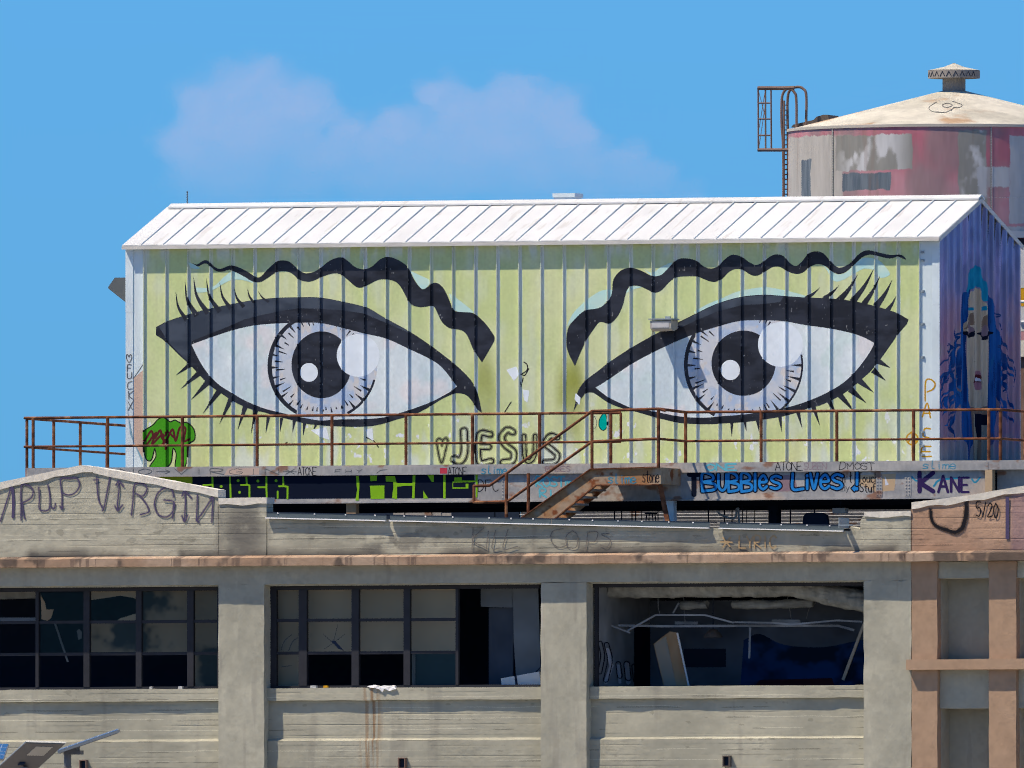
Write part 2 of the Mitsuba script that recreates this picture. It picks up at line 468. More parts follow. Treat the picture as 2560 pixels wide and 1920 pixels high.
flat('m_partition', lambda p, n, uv: mi.Color3f(0.22, 0.245, 0.27) * (0.6 + 0.8 * fbm(p.y * 2, p.z * 2, 2.0, 4)))
flat('m_grid', lambda p, n, uv: mi.Color3f(0.26, 0.29, 0.33) * (0.5 + 1.0 * fbm(p.x * 3, p.z * 3, 1.0, 3)))
flat('m_blue_wall', lambda p, n, uv: mix((0.010, 0.022, 0.05), (0.018, 0.060, 0.19), smoothstep(0.35, 0.65, fbm(p.x * 2.2, p.z * 2.6, 1.0, 4))))
matte('m_hood_shaded', (0.085, 0.10, 0.11), 0.6, 0.3)  # darkened galvanised tone: the shade on the hood is put into its colour
flat('m_hair', lambda p, n, uv: mix(mix((0.008, 0.045, 0.18), (0.02, 0.12, 0.37), smoothstep(0.35, 0.65, fbm(p.y * 11, p.z * 1.5 + 0.6 * fbm(p.y * 3, p.z * 3), 2.0, 4))), (0.10, 0.10, 0.20), smoothstep(0.66, 0.74, fbm(p.y * 14, p.z * 1.1, 6.0, 3)) * smoothstep(2.2, 0.4, p.z)))
flat('m_skin', lambda p, n, uv: mix((0.42, 0.335, 0.24), (0.58, 0.48, 0.36), smoothstep(0.3, 0.7, fbm(p.y * 9, p.z * 0.9, 2.0, 4))))  # vertical streaks imitate the shading of the ribs on the face
flat('m_crown', lambda p, n, uv: mix((0.008, 0.18, 0.34), (0.02, 0.33, 0.50), fbm(p.y * 9, p.z * 4, 2.0, 3)))


TKX, TKY, TKR = None, None, None


def tank_c(p, n, uv):
    a = dr.atan2((p.x - TKX) * R_[0] + (p.y - TKY) * R_[1], -((p.x - TKX) * H_[0] + (p.y - TKY) * H_[1]))
    s = a * TKR
    e = 0.07 * (fbm(s * 5, p.z * 5, 1.0, 3) - 0.5) + 0.03 * (noise(s * 30, p.z * 8) - 0.5)
    t = fbm(s * 0.8, p.z * 0.9, 2.0, 4)
    c = mix((0.38, 0.125, 0.165), (0.41, 0.22, 0.25), smoothstep(0.3, 0.65, t))
    c = mix(c, (0.235, 0.17, 0.18), 0.8 * smoothstep(0.42, 0.62, fbm(s * 1.2 + 7, p.z * 0.5, 4.0, 4)))
    for kind, s0, s1, z0, z1, soft in TKP:
        m = smoothstep(s0 - soft, s0 + soft, s + e) * smoothstep(s1 + soft, s1 - soft, s + e) * smoothstep(z0 - soft, z0 + soft, p.z + e) * smoothstep(z1 + soft, z1 - soft, p.z + e)
        w = fbm(s * 4, p.z * 0.9, 3.0 + s0, 4)
        if kind == 'beige': q = mix((0.33, 0.32, 0.295), (0.40, 0.385, 0.365), w)
        elif kind == 'grey': q = mix(mi.Color3f(0.22, 0.22, 0.205) * (0.8 + 0.4 * w), (0.46, 0.47, 0.48), smoothstep(0.52, 0.64, fbm(s * 2.4 + s0, p.z * 1.6, 6.0, 4)) * smoothstep(0.55, 0.2, dr.abs(s - (s0 + s1) / 2) / (s1 - s0)))
        elif kind == 'white': q = mix((0.30, 0.32, 0.34), (0.42, 0.43, 0.45), w)
        else: q = mix((0.075, 0.10, 0.13), (0.13, 0.16, 0.19), smoothstep(0.2, 0.8, fbm(s * 16, p.z * 2, 3.0, 3)))
        c = mix(c, q, m)
    c = c * (0.88 + 0.24 * fbm(s * 12, p.z * 2.0, 1.0, 3))
    run = smoothstep(0.66, 0.78, fbm(s * 6, p.z * 0.35, 12.0, 3))
    return mix(c, (0.20, 0.14, 0.11), run * 0.35)


matte('m_tank', tank_c, 0.55, 0.25)


def tankgrey_c(p, n, uv):
    c = mi.Color3f(0.235, 0.235, 0.22) * (0.85 + 0.3 * fbm(p.x * 3, p.z * 1.0, p.y * 3, 3))
    return mix(c, (0.50, 0.52, 0.54), smoothstep(0.60, 0.70, fbm(p.x * 2.2, p.z * 1.3, p.y * 2.2, 4)))


matte('m_tank_grey', tankgrey_c, 0.6, 0.2)
matte('m_tank_beige', lambda p, n, uv: mix((0.33, 0.32, 0.28), (0.42, 0.40, 0.37), fbm(p.x * 3, p.z * 1.0, p.y * 3, 3)), 0.6, 0.2)
matte('m_tank_white', lambda p, n, uv: mix((0.36, 0.38, 0.40), (0.52, 0.53, 0.55), fbm(p.x * 3, p.z * 2.0, p.y * 3, 4)), 0.6, 0.2)
matte('m_tank_blue', lambda p, n, uv: mix((0.075, 0.11, 0.155), (0.15, 0.19, 0.23), fbm(p.x * 14, p.z * 1.5, p.y * 14, 3)), 0.6, 0.2)


def tankroof_c(p, n, uv):
    t = fbm(p.x * 1.3, p.y * 1.3, 2.0, 4)
    c = mix((0.37, 0.36, 0.305), (0.47, 0.455, 0.39), smoothstep(0.3, 0.7, t))
    c = c * (0.85 + 0.3 * fbm(p.x * 7, p.y * 7, 1.0, 3))
    return mix(c, (0.30, 0.17, 0.075), 0.75 * smoothstep(0.56, 0.70, fbm(p.x * 1.1 + 6, p.y * 1.1, 5.0, 4)))


matte('m_tank_roof', tankroof_c, 0.7, 0.2)
matte('m_iron', (0.10, 0.085, 0.078), 0.7, 0.2)
matte('m_brown_iron', lambda p, n, uv: mix((0.12, 0.075, 0.06), (0.20, 0.14, 0.12), fbm(p.x * 5, p.z * 5, p.y * 5, 3)), 0.75, 0.2)
matte('m_cap', lambda p, n, uv: mix((0.17, 0.16, 0.15), (0.28, 0.265, 0.25), fbm(p.x * 4, p.z * 4, p.y * 4, 3)), 0.7, 0.2)
matte('m_solar_back', (0.115, 0.112, 0.115), 0.5, 0.4)
matte('m_solar_pole', (0.10, 0.11, 0.13), 0.5, 0.4)
matte('m_solar_face', (0.03, 0.10, 0.25), 0.15, 0.6)
matte('m_solar_line', (0.36, 0.42, 0.48), 0.4, 0.5)
matte('m_solar_edge', (0.15, 0.18, 0.21), 0.4, 0.5)
for nm, c in dict(p_black=(0.016, 0.016, 0.02), p_navy=(0.008, 0.012, 0.026), p_green=(0.20, 0.42, 0.02), p_olive=(0.30, 0.34, 0.02), p_blob=(0.06, 0.30, 0.02), p_maroon=(0.09, 0.02, 0.025),
                  p_blue=(0.02, 0.20, 0.55), p_cyan=(0.12, 0.42, 0.52), p_teal=(0.03, 0.22, 0.36), p_purple=(0.035, 0.022, 0.09), p_violet=(0.075, 0.065, 0.13), p_red=(0.45, 0.05, 0.08), p_yellow=(0.50, 0.27, 0.02),
                  p_orange=(0.37, 0.27, 0.155), p_grey=(0.15, 0.145, 0.14), p_mauve=(0.24, 0.17, 0.20), p_tan=(0.46, 0.34, 0.22), p_turq=(0.0, 0.36, 0.32), p_pencil=(0.10, 0.11, 0.12),
                  p_skin=(0.42, 0.32, 0.22), p_skin_dark=(0.24, 0.165, 0.12), p_hair=(0.012, 0.055, 0.20), p_hair_lit=(0.02, 0.14, 0.36), p_hood=(0.01, 0.24, 0.40), p_lip=(0.33, 0.16, 0.20), p_white=(0.55, 0.58, 0.66), p_wash=(0.30, 0.36, 0.38),
                  p_ghost=(0.27, 0.25, 0.21), p_hairmid=(0.03, 0.075, 0.22), p_pinktan=(0.50, 0.38, 0.32), p_steelblue=(0.20, 0.34, 0.44), p_blueboard=(0.03, 0.06, 0.085)).items():
    flat(nm, c)

for nm, src in (('s_black', 'p_black'), ('s_violet', 'p_violet')):
    scene[nm] = {'type': 'mask', 'opacity': mikit.proc(lambda p, n, uv: 0.16 + 0.30 * noise(p.x * 34, p.z * 34)), 'bsdf': dict(scene[src])}

# ------------------------------------------------------------------ paint: shapes measured on the photo, laid on their wall plane
def on_plane(g, Y):
    """shapely shape in photo pixels -> shape in metres (x, z) on the wall y = Y"""
    def f(px, py, z=None):
        px, py = np.asarray(px, float), np.asarray(py, float)
        d = R_[:, None] * (px - CXP) / FPX + UP[:, None] * (CYP - py) / FPX + LOOK[:, None]
        p = CAM[:, None] + d * ((Y - CAM[1]) / d[1])
        return p[0], p[2]
    return stransform(f, g)


def sc(pts, ox=0, oy=0, k=4.0):
    return [(ox + a / k, oy + b / k) for a, b in pts]


def poly(pts, ox=0, oy=0, k=4.0):
    return Polygon(sc(pts, ox, oy, k)).buffer(0)


def smooth_line(pts, n=6):
    """Catmull-Rom through the points"""
    p = np.array(pts, float)
    if len(p) < 3: return [tuple(q) for q in p]
    e = np.vstack([2 * p[0] - p[1], p, 2 * p[-1] - p[-2]])
    out = []
    for i in range(1, len(e) - 2):
        for t in np.linspace(0, 1, n, endpoint=False):
            a, b, c, d = e[i - 1], e[i], e[i + 1], e[i + 2]
            out.append(tuple(0.5 * (2 * b + (c - a) * t + (2 * a - 5 * b + 4 * c - d) * t * t + (3 * b - a - 3 * c + d) * t ** 3)))
    return out + [tuple(p[-1])]


def spoly(pts, ox=0, oy=0, k=4.0, n=4):
    """smooth closed outline through the points"""
    p = sc(pts, ox, oy, k)
    q = smooth_line(p[-2:] + p + p[:2], n)
    return Polygon(q[2 * n:-2 * n]).buffer(0)


def stroke(lines, w, ox=0, oy=0, k=4.0, curve=True):
    """brush or spray strokes of width w (photo pixels)"""
    if not isinstance(lines[0][0], (tuple, list)): lines = [lines]
    g = []
    for l in lines:
        l = sc(l, ox, oy, k)
        g.append(LineString(smooth_line(l, 5) if curve and len(l) > 2 else l).buffer(w / 2, quad_segs=3))
    return unary_union(g).simplify(0.12)


def taper(pts, w0, w1, ox=0, oy=0, k=4.0):
    """a tapering stroke, w0 wide at its start and w1 at its end"""
    p = np.array(smooth_line(sc(pts, ox, oy, k), 6))
    t = np.gradient(p, axis=0)
    t /= np.linalg.norm(t, axis=1, keepdims=True) + 1e-9
    nrm = np.stack([-t[:, 1], t[:, 0]], 1)
    w = np.linspace(w0, w1, len(p))[:, None] / 2
    return Polygon(np.vstack([p + nrm * w, (p - nrm * w)[::-1]])).buffer(0)


FONT = {  # single-stroke capitals, unit box, y down
    'A': [[(0, 1), (.5, 0), (1, 1)], [(.2, .65), (.8, .65)]], 'B': [[(0, 1), (0, 0), (.7, .08), (.75, .35), (.1, .48), (.9, .6), (.9, .9), (0, 1)]],
    'C': [[(1, .15), (.6, 0), (.1, .25), (.05, .7), (.45, 1), (1, .85)]], 'D': [[(0, 0), (0, 1), (.7, .85), (.95, .45), (.6, .05), (0, 0)]],
    'E': [[(1, 0), (0, 0), (0, 1), (1, 1)], [(0, .5), (.75, .5)]], 'F': [[(1, 0), (0, 0), (0, 1)], [(0, .5), (.75, .5)]],
    'G': [[(1, .2), (.6, 0), (.1, .25), (.05, .7), (.45, 1), (.95, .85), (.95, .55), (.55, .55)]], 'H': [[(0, 0), (0, 1)], [(1, 0), (1, 1)], [(0, .5), (1, .5)]],
    'I': [[(.5, 0), (.5, 1)]], 'K': [[(0, 0), (0, 1)], [(1, 0), (.05, .55), (1, 1)]], 'L': [[(0, 0), (0, 1), (1, 1)]], 'N': [[(0, 1), (0, 0), (1, 1), (1, 0)]],
    'O': [[(.5, 0), (.05, .3), (.05, .7), (.5, 1), (.95, .7), (.95, .3), (.5, 0)]], 'P': [[(0, 1), (0, 0), (.8, .05), (.95, .3), (.7, .52), (0, .55)]],
    'R': [[(0, 1), (0, 0), (.8, .05), (.9, .3), (.6, .5), (0, .52), (1, 1)]], 'S': [[(1, .12), (.5, 0), (.05, .2), (.3, .45), (.8, .58), (.95, .82), (.5, 1), (0, .88)]],
    'T': [[(0, 0), (1, 0)], [(.5, 0), (.5, 1)]], 'U': [[(0, 0), (.05, .75), (.5, 1), (.95, .75), (1, 0)]], 'V': [[(0, 0), (.5, 1), (1, 0)]],
    'X': [[(0, 0), (1, 1)], [(1, 0), (0, 1)]], 'Y': [[(0, 0), (.5, .5), (1, 0)], [(.5, .5), (.5, 1)]], 'M': [[(0, 1), (.1, 0), (.5, .6), (.9, 0), (1, 1)]],
    'a': [[(.9, .5), (.4, .42), (.1, .7), (.4, 1), (.85, .8), (.9, .45), (.95, 1)]], 'e': [[(.1, .7), (.9, .66), (.6, .4), (.15, .55), (.1, .85), (.5, 1), (.95, .88)]],
    'l': [[(.5, 0), (.45, .9), (.8, 1)]], 'i': [[(.5, .45), (.5, 1)], [(.5, .2), (.5, .25)]], 'n': [[(.05, .45), (.1, 1)], [(.1, .65), (.5, .42), (.85, .6), (.9, 1)]],
    's': [[(.9, .5), (.4, .42), (.15, .58), (.8, .78), (.6, 1), (.05, .92)]], 't': [[(.5, .1), (.5, .9), (.85, 1)], [(.1, .42), (.95, .38)]], 'o': [[(.5, .42), (.1, .7), (.5, 1), (.9, .7), (.5, .42)]],
    'u': [[(.05, .45), (.15, .9), (.6, 1), (.9, .8), (.92, .45), (.98, 1)]], 'v': [[(0, .42), (.5, 1), (1, .42)]], 'c': [[(.9, .52), (.45, .42), (.1, .7), (.45, 1), (.95, .9)]], 'h': [[(.05, 0), (.08, 1)], [(.08, .65), (.5, .42), (.85, .6), (.9, 1)]],
    'f': [[(.9, .08), (.5, .05), (.4, .3), (.4, 1)], [(.05, .45), (.8, .42)]], 'm': [[(.02, .45), (.05, 1)], [(.05, .6), (.3, .42), (.48, .6), (.5, 1)], [(.5, .6), (.75, .42), (.93, .6), (.96, 1)]], 'y': [[(.05, .45), (.5, .85)], [(.95, .45), (.3, 1.2)]],
    '5': [[(.9, 0), (.15, 0), (.1, .42), (.7, .4), (.9, .7), (.6, 1), (.05, .92)]], '/': [[(.8, 0), (.2, 1)]], '2': [[(.1, .2), (.5, 0), (.9, .2), (.6, .55), (.05, 1), (.95, .97)]], '0': [[(.5, 0), (.08, .4), (.3, 1), (.75, .95), (.95, .4), (.5, 0)]],
    '!': [[(.5, 0), (.45, .7)], [(.45, .92), (.45, .98)]], '>': [[(0, .5), (1, .5)], [(.7, .2), (1, .5), (.7, .85)]], '*': [[(0, .5), (1, .5)], [(.2, .1), (.8, .95)], [(.8, .1), (.2, .95)]], '#': [[(.5, 0), (.5, 1)], [(.2, .3), (.8, .3)]],
}
SHARP = set('AEFHIKLNTVXYM>*/1')


def word(text, x0, x1, y0, y1, w, slope=0.0, gap=0.3, jit=0.03):
    """hand lettering from x0 to x1 (photo pixels)"""
    r = random.Random(text + str(x0))
    n = len(text)
    cw = (x1 - x0) / (n + gap * (n - 1))
    g = []
    for i, ch in enumerate(text):
        if ch not in FONT: continue
        ox = x0 + i * cw * (1 + gap)
        for l in FONT[ch]:
            pts = [(ox + cw * (a + r.uniform(-jit, jit)), y0 + (y1 - y0) * (b + r.uniform(-jit, jit)) + slope * (ox - x0)) for a, b in l]
            g.append(LineString(smooth_line(pts, 4) if ch not in SHARP and len(pts) > 2 else pts).buffer(w / 2, quad_segs=2))
    return unary_union(g).simplify(0.1)


def paint(parent, name, g, Y, bsdf, label=None, lift=0.004):
    """a coat of paint on the plane y = Y (g in photo pixels)"""
    m = sheet(on_plane(g, Y), lambda s, z: (s, np.full_like(s, Y - lift), z))
    return add(parent, name, m, bsdf, label=label) if m is not None else None


# ------------------------------------------------------------------ the painted metal shed
S = thing('metal_shed', 'long metal shed on a steel deck with two huge painted eyes on yellow green wall', 'shed')
SEAMS = [XA + (k - 0) * PITCHX + (X(415, 0) - XA - PITCHX) * (1 if k else 0) for k in range(36)]
SEAMS = [X(415, 0) + (k - 1) * PITCHX for k in range(36)]
DEPTH = 5.1
RIDGE_Y = 2.55
ROOF_Z = at(2451, 497, RIDGE_Y)[2]
EAVE = 0.185                                   # overhang
SLOPE = (ROOF_Z - HW) / (RIDGE_Y + EAVE)
edges = [XL] + SEAMS + [XR]
SEAM_H, SEAM_W = 0.052, 0.013
for k in range(len(edges) - 1):
    a, b = edges[k], edges[k + 1]
    ms = [bx(a + 0.003, b - 0.003, 0.0, 0.02, 0.0, HW)]
    if 0 < k:
        ms.append(bx(a - SEAM_W / 2, a + SEAM_W / 2, -SEAM_H, 0.018, 0.005, HW - 0.005))
    if k > 0 and k < len(edges) - 2:
        # shallow stiffening swell of the pan (oil-canning), 24 triangles
        zz = np.linspace(0.1, HW - 0.1, 7)
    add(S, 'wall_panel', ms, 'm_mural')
# corner trims, lapped sections
zt = Z(844, 0, 320)
zj = Z(780, 0, 330)
add(S, 'corner_trim', [bx(XL - 0.012, X(333, 0), -0.016, 0.006, 0.0, zj - 0.004), bx(XL - 0.015, X(333, 0), -0.02, 0.006, zj, HW), bx(XL - 0.016, XL - 0.004, 0.0065, 0.4, 0, HW)], 'm_pale_trim')
zj = Z(760, 0, 2340)
add(S, 'corner_trim', [bx(X(2331, 0), XR + 0.004, -0.016, -0.0005, 0.0, zj - 0.004), bx(X(2331, 0), XR + 0.006, -0.02, -0.0005, zj, HW)], 'm_pale_trim')
for i, py in enumerate([630, 651, 728, 810, 893, 1080, 1115, 1137]):      # small bolted clips of the lap joint
    x, z = XZ(2307, py, 0)
    c = [bx(x - 0.035, x + 0.035, -0.03, -0.0005, z - 0.025, z + 0.025), bx(x - 0.01, x + 0.02, -0.045, -0.031, z - 0.012, z + 0.012)]
    add(S, 'bolted_clip', c, 'm_galv')
# roof
for side in (0, 1):
    for k in range(len(edges) - 1):
        a, b = edges[k], edges[k + 1]
        if k == 0: a -= 0.03
        if k == len(edges) - 2: b += 0.05
        vs, fs = [], []
        xs = np.linspace(a, b, 5)
        bow = 0.022 * (1 - ((xs - (a + b) / 2) / ((b - a) / 2)) ** 2) + RNG.uniform(-0.006, 0.006)
        y_e = -EAVE + bow
        z_e = HW + 0.03 + (y_e + EAVE) * SLOPE
        top = np.stack([xs, y_e, z_e], 1); rid = np.stack([xs, np.full(5, RIDGE_Y), np.full(5, ROOF_Z + 0.02)], 1)
        v = np.vstack([top, rid, top - [0, 0, 0.022], rid - [0, 0, 0.022]])
        f = []
        for i in range(4):
            f += [[i, i + 1, 6 + i], [i, 6 + i, 5 + i], [10 + i, 16 + i, 11 + i], [10 + i, 15 + i, 16 + i], [i, 10 + i, 11 + i], [i, 11 + i, i + 1]]
        f += [[0, 5, 15], [0, 15, 10], [4, 19, 9], [4, 14, 19]]
        m = trimesh.Trimesh(v, f, process=False)
        ms = [m]
        if k > 0:
            hh, ww = 0.024, 0.014
            y0 = -EAVE + 0.002
            p = Polygon([(y0, HW + 0.03), (RIDGE_Y - 0.1, HW + 0.03 + SLOPE * (RIDGE_Y - 0.1 - y0)), (RIDGE_Y - 0.1, HW + 0.03 + hh + SLOPE * (RIDGE_Y - 0.1 - y0)), (y0, HW + 0.03 + hh)])
            q = prism_x(p, edges[k] - ww / 2, edges[k] + ww / 2)
            ms.append(q)
        m = cat(ms)
        if side:
            w = np.array(m.vertices); w[:, 1] = 2 * RIDGE_Y - w[:, 1]
            m = trimesh.Trimesh(w, m.faces[:, ::-1], process=False)
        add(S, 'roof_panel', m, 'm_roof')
pr = Polygon([(RIDGE_Y - 0.2, ROOF_Z - 0.2 * SLOPE + 0.075), (RIDGE_Y, ROOF_Z + 0.085), (RIDGE_Y + 0.2, ROOF_Z - 0.2 * SLOPE + 0.075), (RIDGE_Y + 0.2, ROOF_Z - 0.2 * SLOPE + 0.04), (RIDGE_Y, ROOF_Z + 0.05), (RIDGE_Y - 0.2, ROOF_Z - 0.2 * SLOPE + 0.04)])
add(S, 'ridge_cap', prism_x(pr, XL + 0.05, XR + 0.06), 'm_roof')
add(S, 'fascia', [bx(XL - 0.03, XR + 0.05, -EAVE - 0.018, -EAVE - 0.004, HW - 0.055, HW + 0.012), bx(XL - 0.03, XR + 0.04, -EAVE - 0.003, 0.0, HW - 0.03, HW - 0.022)], 'm_fascia')
# gable end facing +X: trapezoidal ribs over the depth
NR = 12
rp = DEPTH / NR
def gable_profile():
    ys, xo = [], []
    for k in range(NR):
        y = k * rp
        ys += [y, y + 0.62 * rp, y + 0.70 * rp, y + 0.92 * rp]; xo += [0.0, 0.0, 0.055, 0.055]
    return np.array(ys + [DEPTH]), np.array(xo + [0.0])
GY, GXO = gable_profile()
def gx(y): return XR + 0.004 + np.interp(y, GY, GXO)
def roofline(y): return HW - 0.01 + SLOPE * (np.minimum(y, 2 * RIDGE_Y - y) + EAVE)
drops = [0.0, 0.0, 0.0, 0.05, 0.30, 0.12, 0.60, 0.74, 0.62, 0.50, 0.34, 0.24]
for k in range(NR):
    y0, y1 = k * rp, (k + 1) * rp
    d = drops[k]
    yy = [y for y in np.concatenate([GY, [RIDGE_Y]]) if y0 <= y <= y1]
    top = [(y, roofline(y) - (d if (y - y0) / rp < 0.60 else 0.02) - (0.05 if d and (y - y0) / rp < .25 else 0)) for y in sorted(set(yy + [y1, y0 + 0.615 * rp, y0 + .28 * rp]))]
    g = Polygon([(y0 + 0.002, 0.0), (y1 - 0.002, 0.0)] + [(min(max(a, y0 + 0.002), y1 - 0.002), b) for a, b in top[::-1]]).buffer(0)
    m = drape(g, np.unique(np.concatenate([GY])), lambda s, z: (gx(s), s, z))
    add(S, 'gable_panel', m, 'm_gable')
add(S, 'gable_trim', [bar((XR + 0.05, -EAVE, HW - 0.03), (XR + 0.05, RIDGE_Y, ROOF_Z - 0.03), 0.02, 0.09), bar((XR + 0.05, 2 * RIDGE_Y + EAVE, HW - 0.03), (XR + 0.05, RIDGE_Y, ROOF_Z - 0.03), 0.02, 0.09)], 'm_fascia')
add(S, 'corner_trim', [bx(XR - 0.1, XR + 0.05, DEPTH - 0.02, DEPTH + 0.02, 0, HW)], 'm_pale_trim')
add(S, 'back_wall', [bx(XL, XR, DEPTH - 0.02, DEPTH - 0.001, 0, HW)], 'm_pale_trim')
add(S, 'end_wall', prism_x(Polygon([(0.021, 0), (DEPTH - 0.021, 0), (DEPTH - 0.021, HW), (RIDGE_Y, ROOF_Z - 0.06), (0.021, HW)]), XL, XL + 0.02), 'm_pale_trim')
add(S, 'dark_interior_sheet', prism_x(Polygon([(0.03, 0.0), (DEPTH - 0.03, 0), (DEPTH - 0.03, HW - .05), (RIDGE_Y, ROOF_Z - 0.1), (0.03, HW - .05)]), XR - 0.32, XR - 0.3), 'm_dark')  # dark sheet standing in for the unlit interior behind the gable notches
# vent hood on the left end, ridge vent box, lightning rod
hx = [XZ(a, b, 0.3) for a, b in [(270, 718), (287, 694), (317, 694), (317, 766)]]
add(S, 'vent_hood', prism(Polygon([(hx[0][0], hx[0][1]), hx[1], (XL - 0.017, hx[2][1]), (XL - 0.017, hx[3][1]), (hx[0][0] + .01, hx[0][1] - .03)]), 0.3, 1.0), 'm_hood_shaded')
a, b = X(1390, RIDGE_Y + 0.5), X(1446, RIDGE_Y + 0.5)
zt = Z(484, RIDGE_Y + 0.5, 1400)
add(S, 'roof_vent', [bx(a + 0.02, b - 0.02, RIDGE_Y + 0.3, RIDGE_Y + 0.75, ROOF_Z - 0.3, zt - 0.08), bx(a, b, RIDGE_Y + 0.28, RIDGE_Y + 0.8, zt - 0.079, zt)], 'm_pale_trim')
a = X(468, RIDGE_Y)
add(S, 'lightning_rod', tube([(a, RIDGE_Y, ROOF_Z + 0.05), (a, RIDGE_Y, Z(478, RIDGE_Y, 468))], 0.012), 'm_iron')

# ---- the eyes (photo crops A..H, see scale arguments)
A_, B_, C_, D_ = (360, 600), (780, 600), (400, 780), (780, 780)
E_, F_, G_, H4 = (1380, 600), (1800, 600), (1380, 780), (1800, 780)
def P(o, *pts): return [(o[0] + a / 4, o[1] + b / 4) for a, b in pts]
def shape(pts, n=3, ctr=None):
    q = smooth_line(pts[-2:] + pts + pts[:2], n)
    return Polygon(q[2 * n:-2 * n]).buffer(0)


coats = []                                     # (name, shape in pixels, bsdf, label), bottom to top
def coat(name, g, bsdf, label=None): coats.append([name, g, bsdf, label])


# light blue glaze around the brows and lids
for o, pts in [(A_, [(520, 478), (640, 480), (720, 448), (800, 370), (880, 315), (970, 330), (1060, 385), (1100, 432), (1030, 410), (950, 395), (870, 402), (800, 435), (690, 500), (600, 522), (520, 520)]),
               (A_, [(440, 225), (500, 245), (560, 285), (470, 280)]), (B_, [(985, 315), (1060, 345), (1180, 405), (1150, 470), (1100, 490), (1040, 420)]),
               (B_, [(1370, 540), (1470, 600), (1615, 718), (1560, 722), (1420, 700)]), (E_, [(150, 870), (200, 750), (290, 650), (400, 560), (500, 505), (600, 500), (590, 560), (470, 690), (330, 715), (220, 800)]),
               (E_, [(915, 288), (1000, 330), (1090, 270), (1200, 225), (1160, 290), (1080, 365), (1000, 365)]), (E_, [(740, 530), (790, 465), (900, 470), (830, 490)]),
               (F_, [(1030, 250), (1110, 310), (1180, 345), (1260, 325), (1340, 250), (1430, 180), (1560, 190), (1640, 250), (1700, 345), (1600, 380), (1560, 310), (1450, 285), (1370, 320), (1200, 412), (1120, 395), (1070, 300)]),
               (F_, [(0, 600), (110, 540), (220, 505), (420, 472), (560, 485), (760, 530), (900, 580), (640, 575), (430, 560), (200, 585), (20, 640)]),
               (E_, [(1420, 720), (1560, 640), (1760, 560), (1900, 520), (1900, 580), (1640, 650), (1440, 745)])]:
    coat('blue_glaze', shape(P(o, *pts)), 'm_aqua')
# left eye
lid = Polygon(smooth_line(P(A_, (122, 870), (240, 810), (440, 745), (640, 690), (880, 640), (1100, 600), (1300, 580), (1530, 572), (1760, 575), (1980, 615), (2200, 665)) + P(B_, (600, 700), (740, 785), (960, 905), (1180, 1050), (1300, 1140), (1420, 1235), (1530, 1335), (1610, 1430), (1660, 1545)) + P(D_, (1685, 935), (1700, 1010)), 3)
              + smooth_line(P(D_, (1650, 970), (1600, 890), (1540, 830), (1460, 812), (1400, 825), (1300, 870), (1180, 945), (1060, 1010), (980, 1040), (850, 1075), (740, 1110), (600, 1140), (450, 1148), (300, 1145), (180, 1140), (50, 1130)) + P(C_, (1450, 1115), (1300, 1075), (1150, 1040), (1050, 1005), (950, 985), (840, 945), (720, 885), (600, 805), (500, 735), (400, 635), (340, 570), (280, 510), (180, 420), (60, 300), (-40, 230)), 3)).buffer(0)
scl = Polygon(smooth_line(P(A_, (475, 1045), (640, 985), (880, 905), (1100, 855), (1320, 835), (1540, 828), (1760, 830), (1970, 875), (2200, 935)) + P(B_, (740, 985), (960, 1085), (1180, 1190), (1290, 1265), (1380, 1370), (1450, 1465)), 3)
              + smooth_line(P(D_, (1380, 800), (1280, 855), (1180, 905), (1060, 950), (960, 985), (840, 1020), (740, 1050), (560, 1070), (360, 1072), (200, 1078)) + P(C_, (1600, 1085), (1450, 1060), (1330, 1035), (1180, 1000), (1060, 970), (940, 925), (840, 880), (720, 810), (600, 735), (500, 640), (420, 530), (360, 420), (318, 330)), 3)).buffer(0)
slate = Polygon(P(A_, (150, 868), (240, 812), (440, 747), (640, 692), (880, 642), (1100, 602), (1300, 582), (1530, 574), (1760, 577), (1980, 617), (2200, 667)) + P(B_, (600, 702), (740, 787), (960, 907), (1000, 940), (740, 828), (520, 735)) + P(A_, (1980, 702), (1760, 688), (1560, 682), (1400, 704), (1200, 745), (1000, 795), (880, 850), (720, 915), (480, 1010), (440, 1215), (250, 1030))).buffer(0)
def lash(o, tip, base, w, bend=0.0):
    m = ((tip[0] + base[0]) / 2 + bend * (base[1] - tip[1]), (tip[1] + base[1]) / 2 - bend * (base[0] - tip[0]))
    return taper([tip, m, base], 0.4, w, o[0], o[1])
UL = [((318, 520), (425, 800), 11), ((410, 415), (530, 760), 14), ((495, 368), (640, 735), 14), ((622, 382), (760, 720), 13), ((757, 422), (870, 690), 11), ((900, 474), (1000, 670), 10), ((1035, 485), (1105, 630), 8), ((1140, 508), (1250, 620), 7)]
LL = [((160, 632), (312, 520), 13), ((210, 768), (405, 600), 15), ((312, 878), (490, 690), 16), ((430, 1015), (600, 780), 15), ((595, 1120), (715, 860), 14), ((778, 1178), (855, 940), 13), ((910, 1215), (960, 985), 11), ((1058, 1212), (1087, 1030), 10), ((1200, 1202), (1217, 1060), 8), ((1325, 1205), (1345, 1080), 9), ((1432, 1237), (1447, 1100), 9), ((1535, 1180), (1560, 1130), 7)]
for l in LL: coat('eyelash', lash(C_, *l), 'm_black')
coat('eye_outline', lid, 'm_black', 'black outline and lashes of the left painted eye')
coat('eyelid', slate.intersection(lid).difference(scl), 'm_slate')
for l in UL: coat('eyelash', lash(A_, *l, bend=-0.10), 'm_black')
coat('eye_white', scl, 'm_sclera')


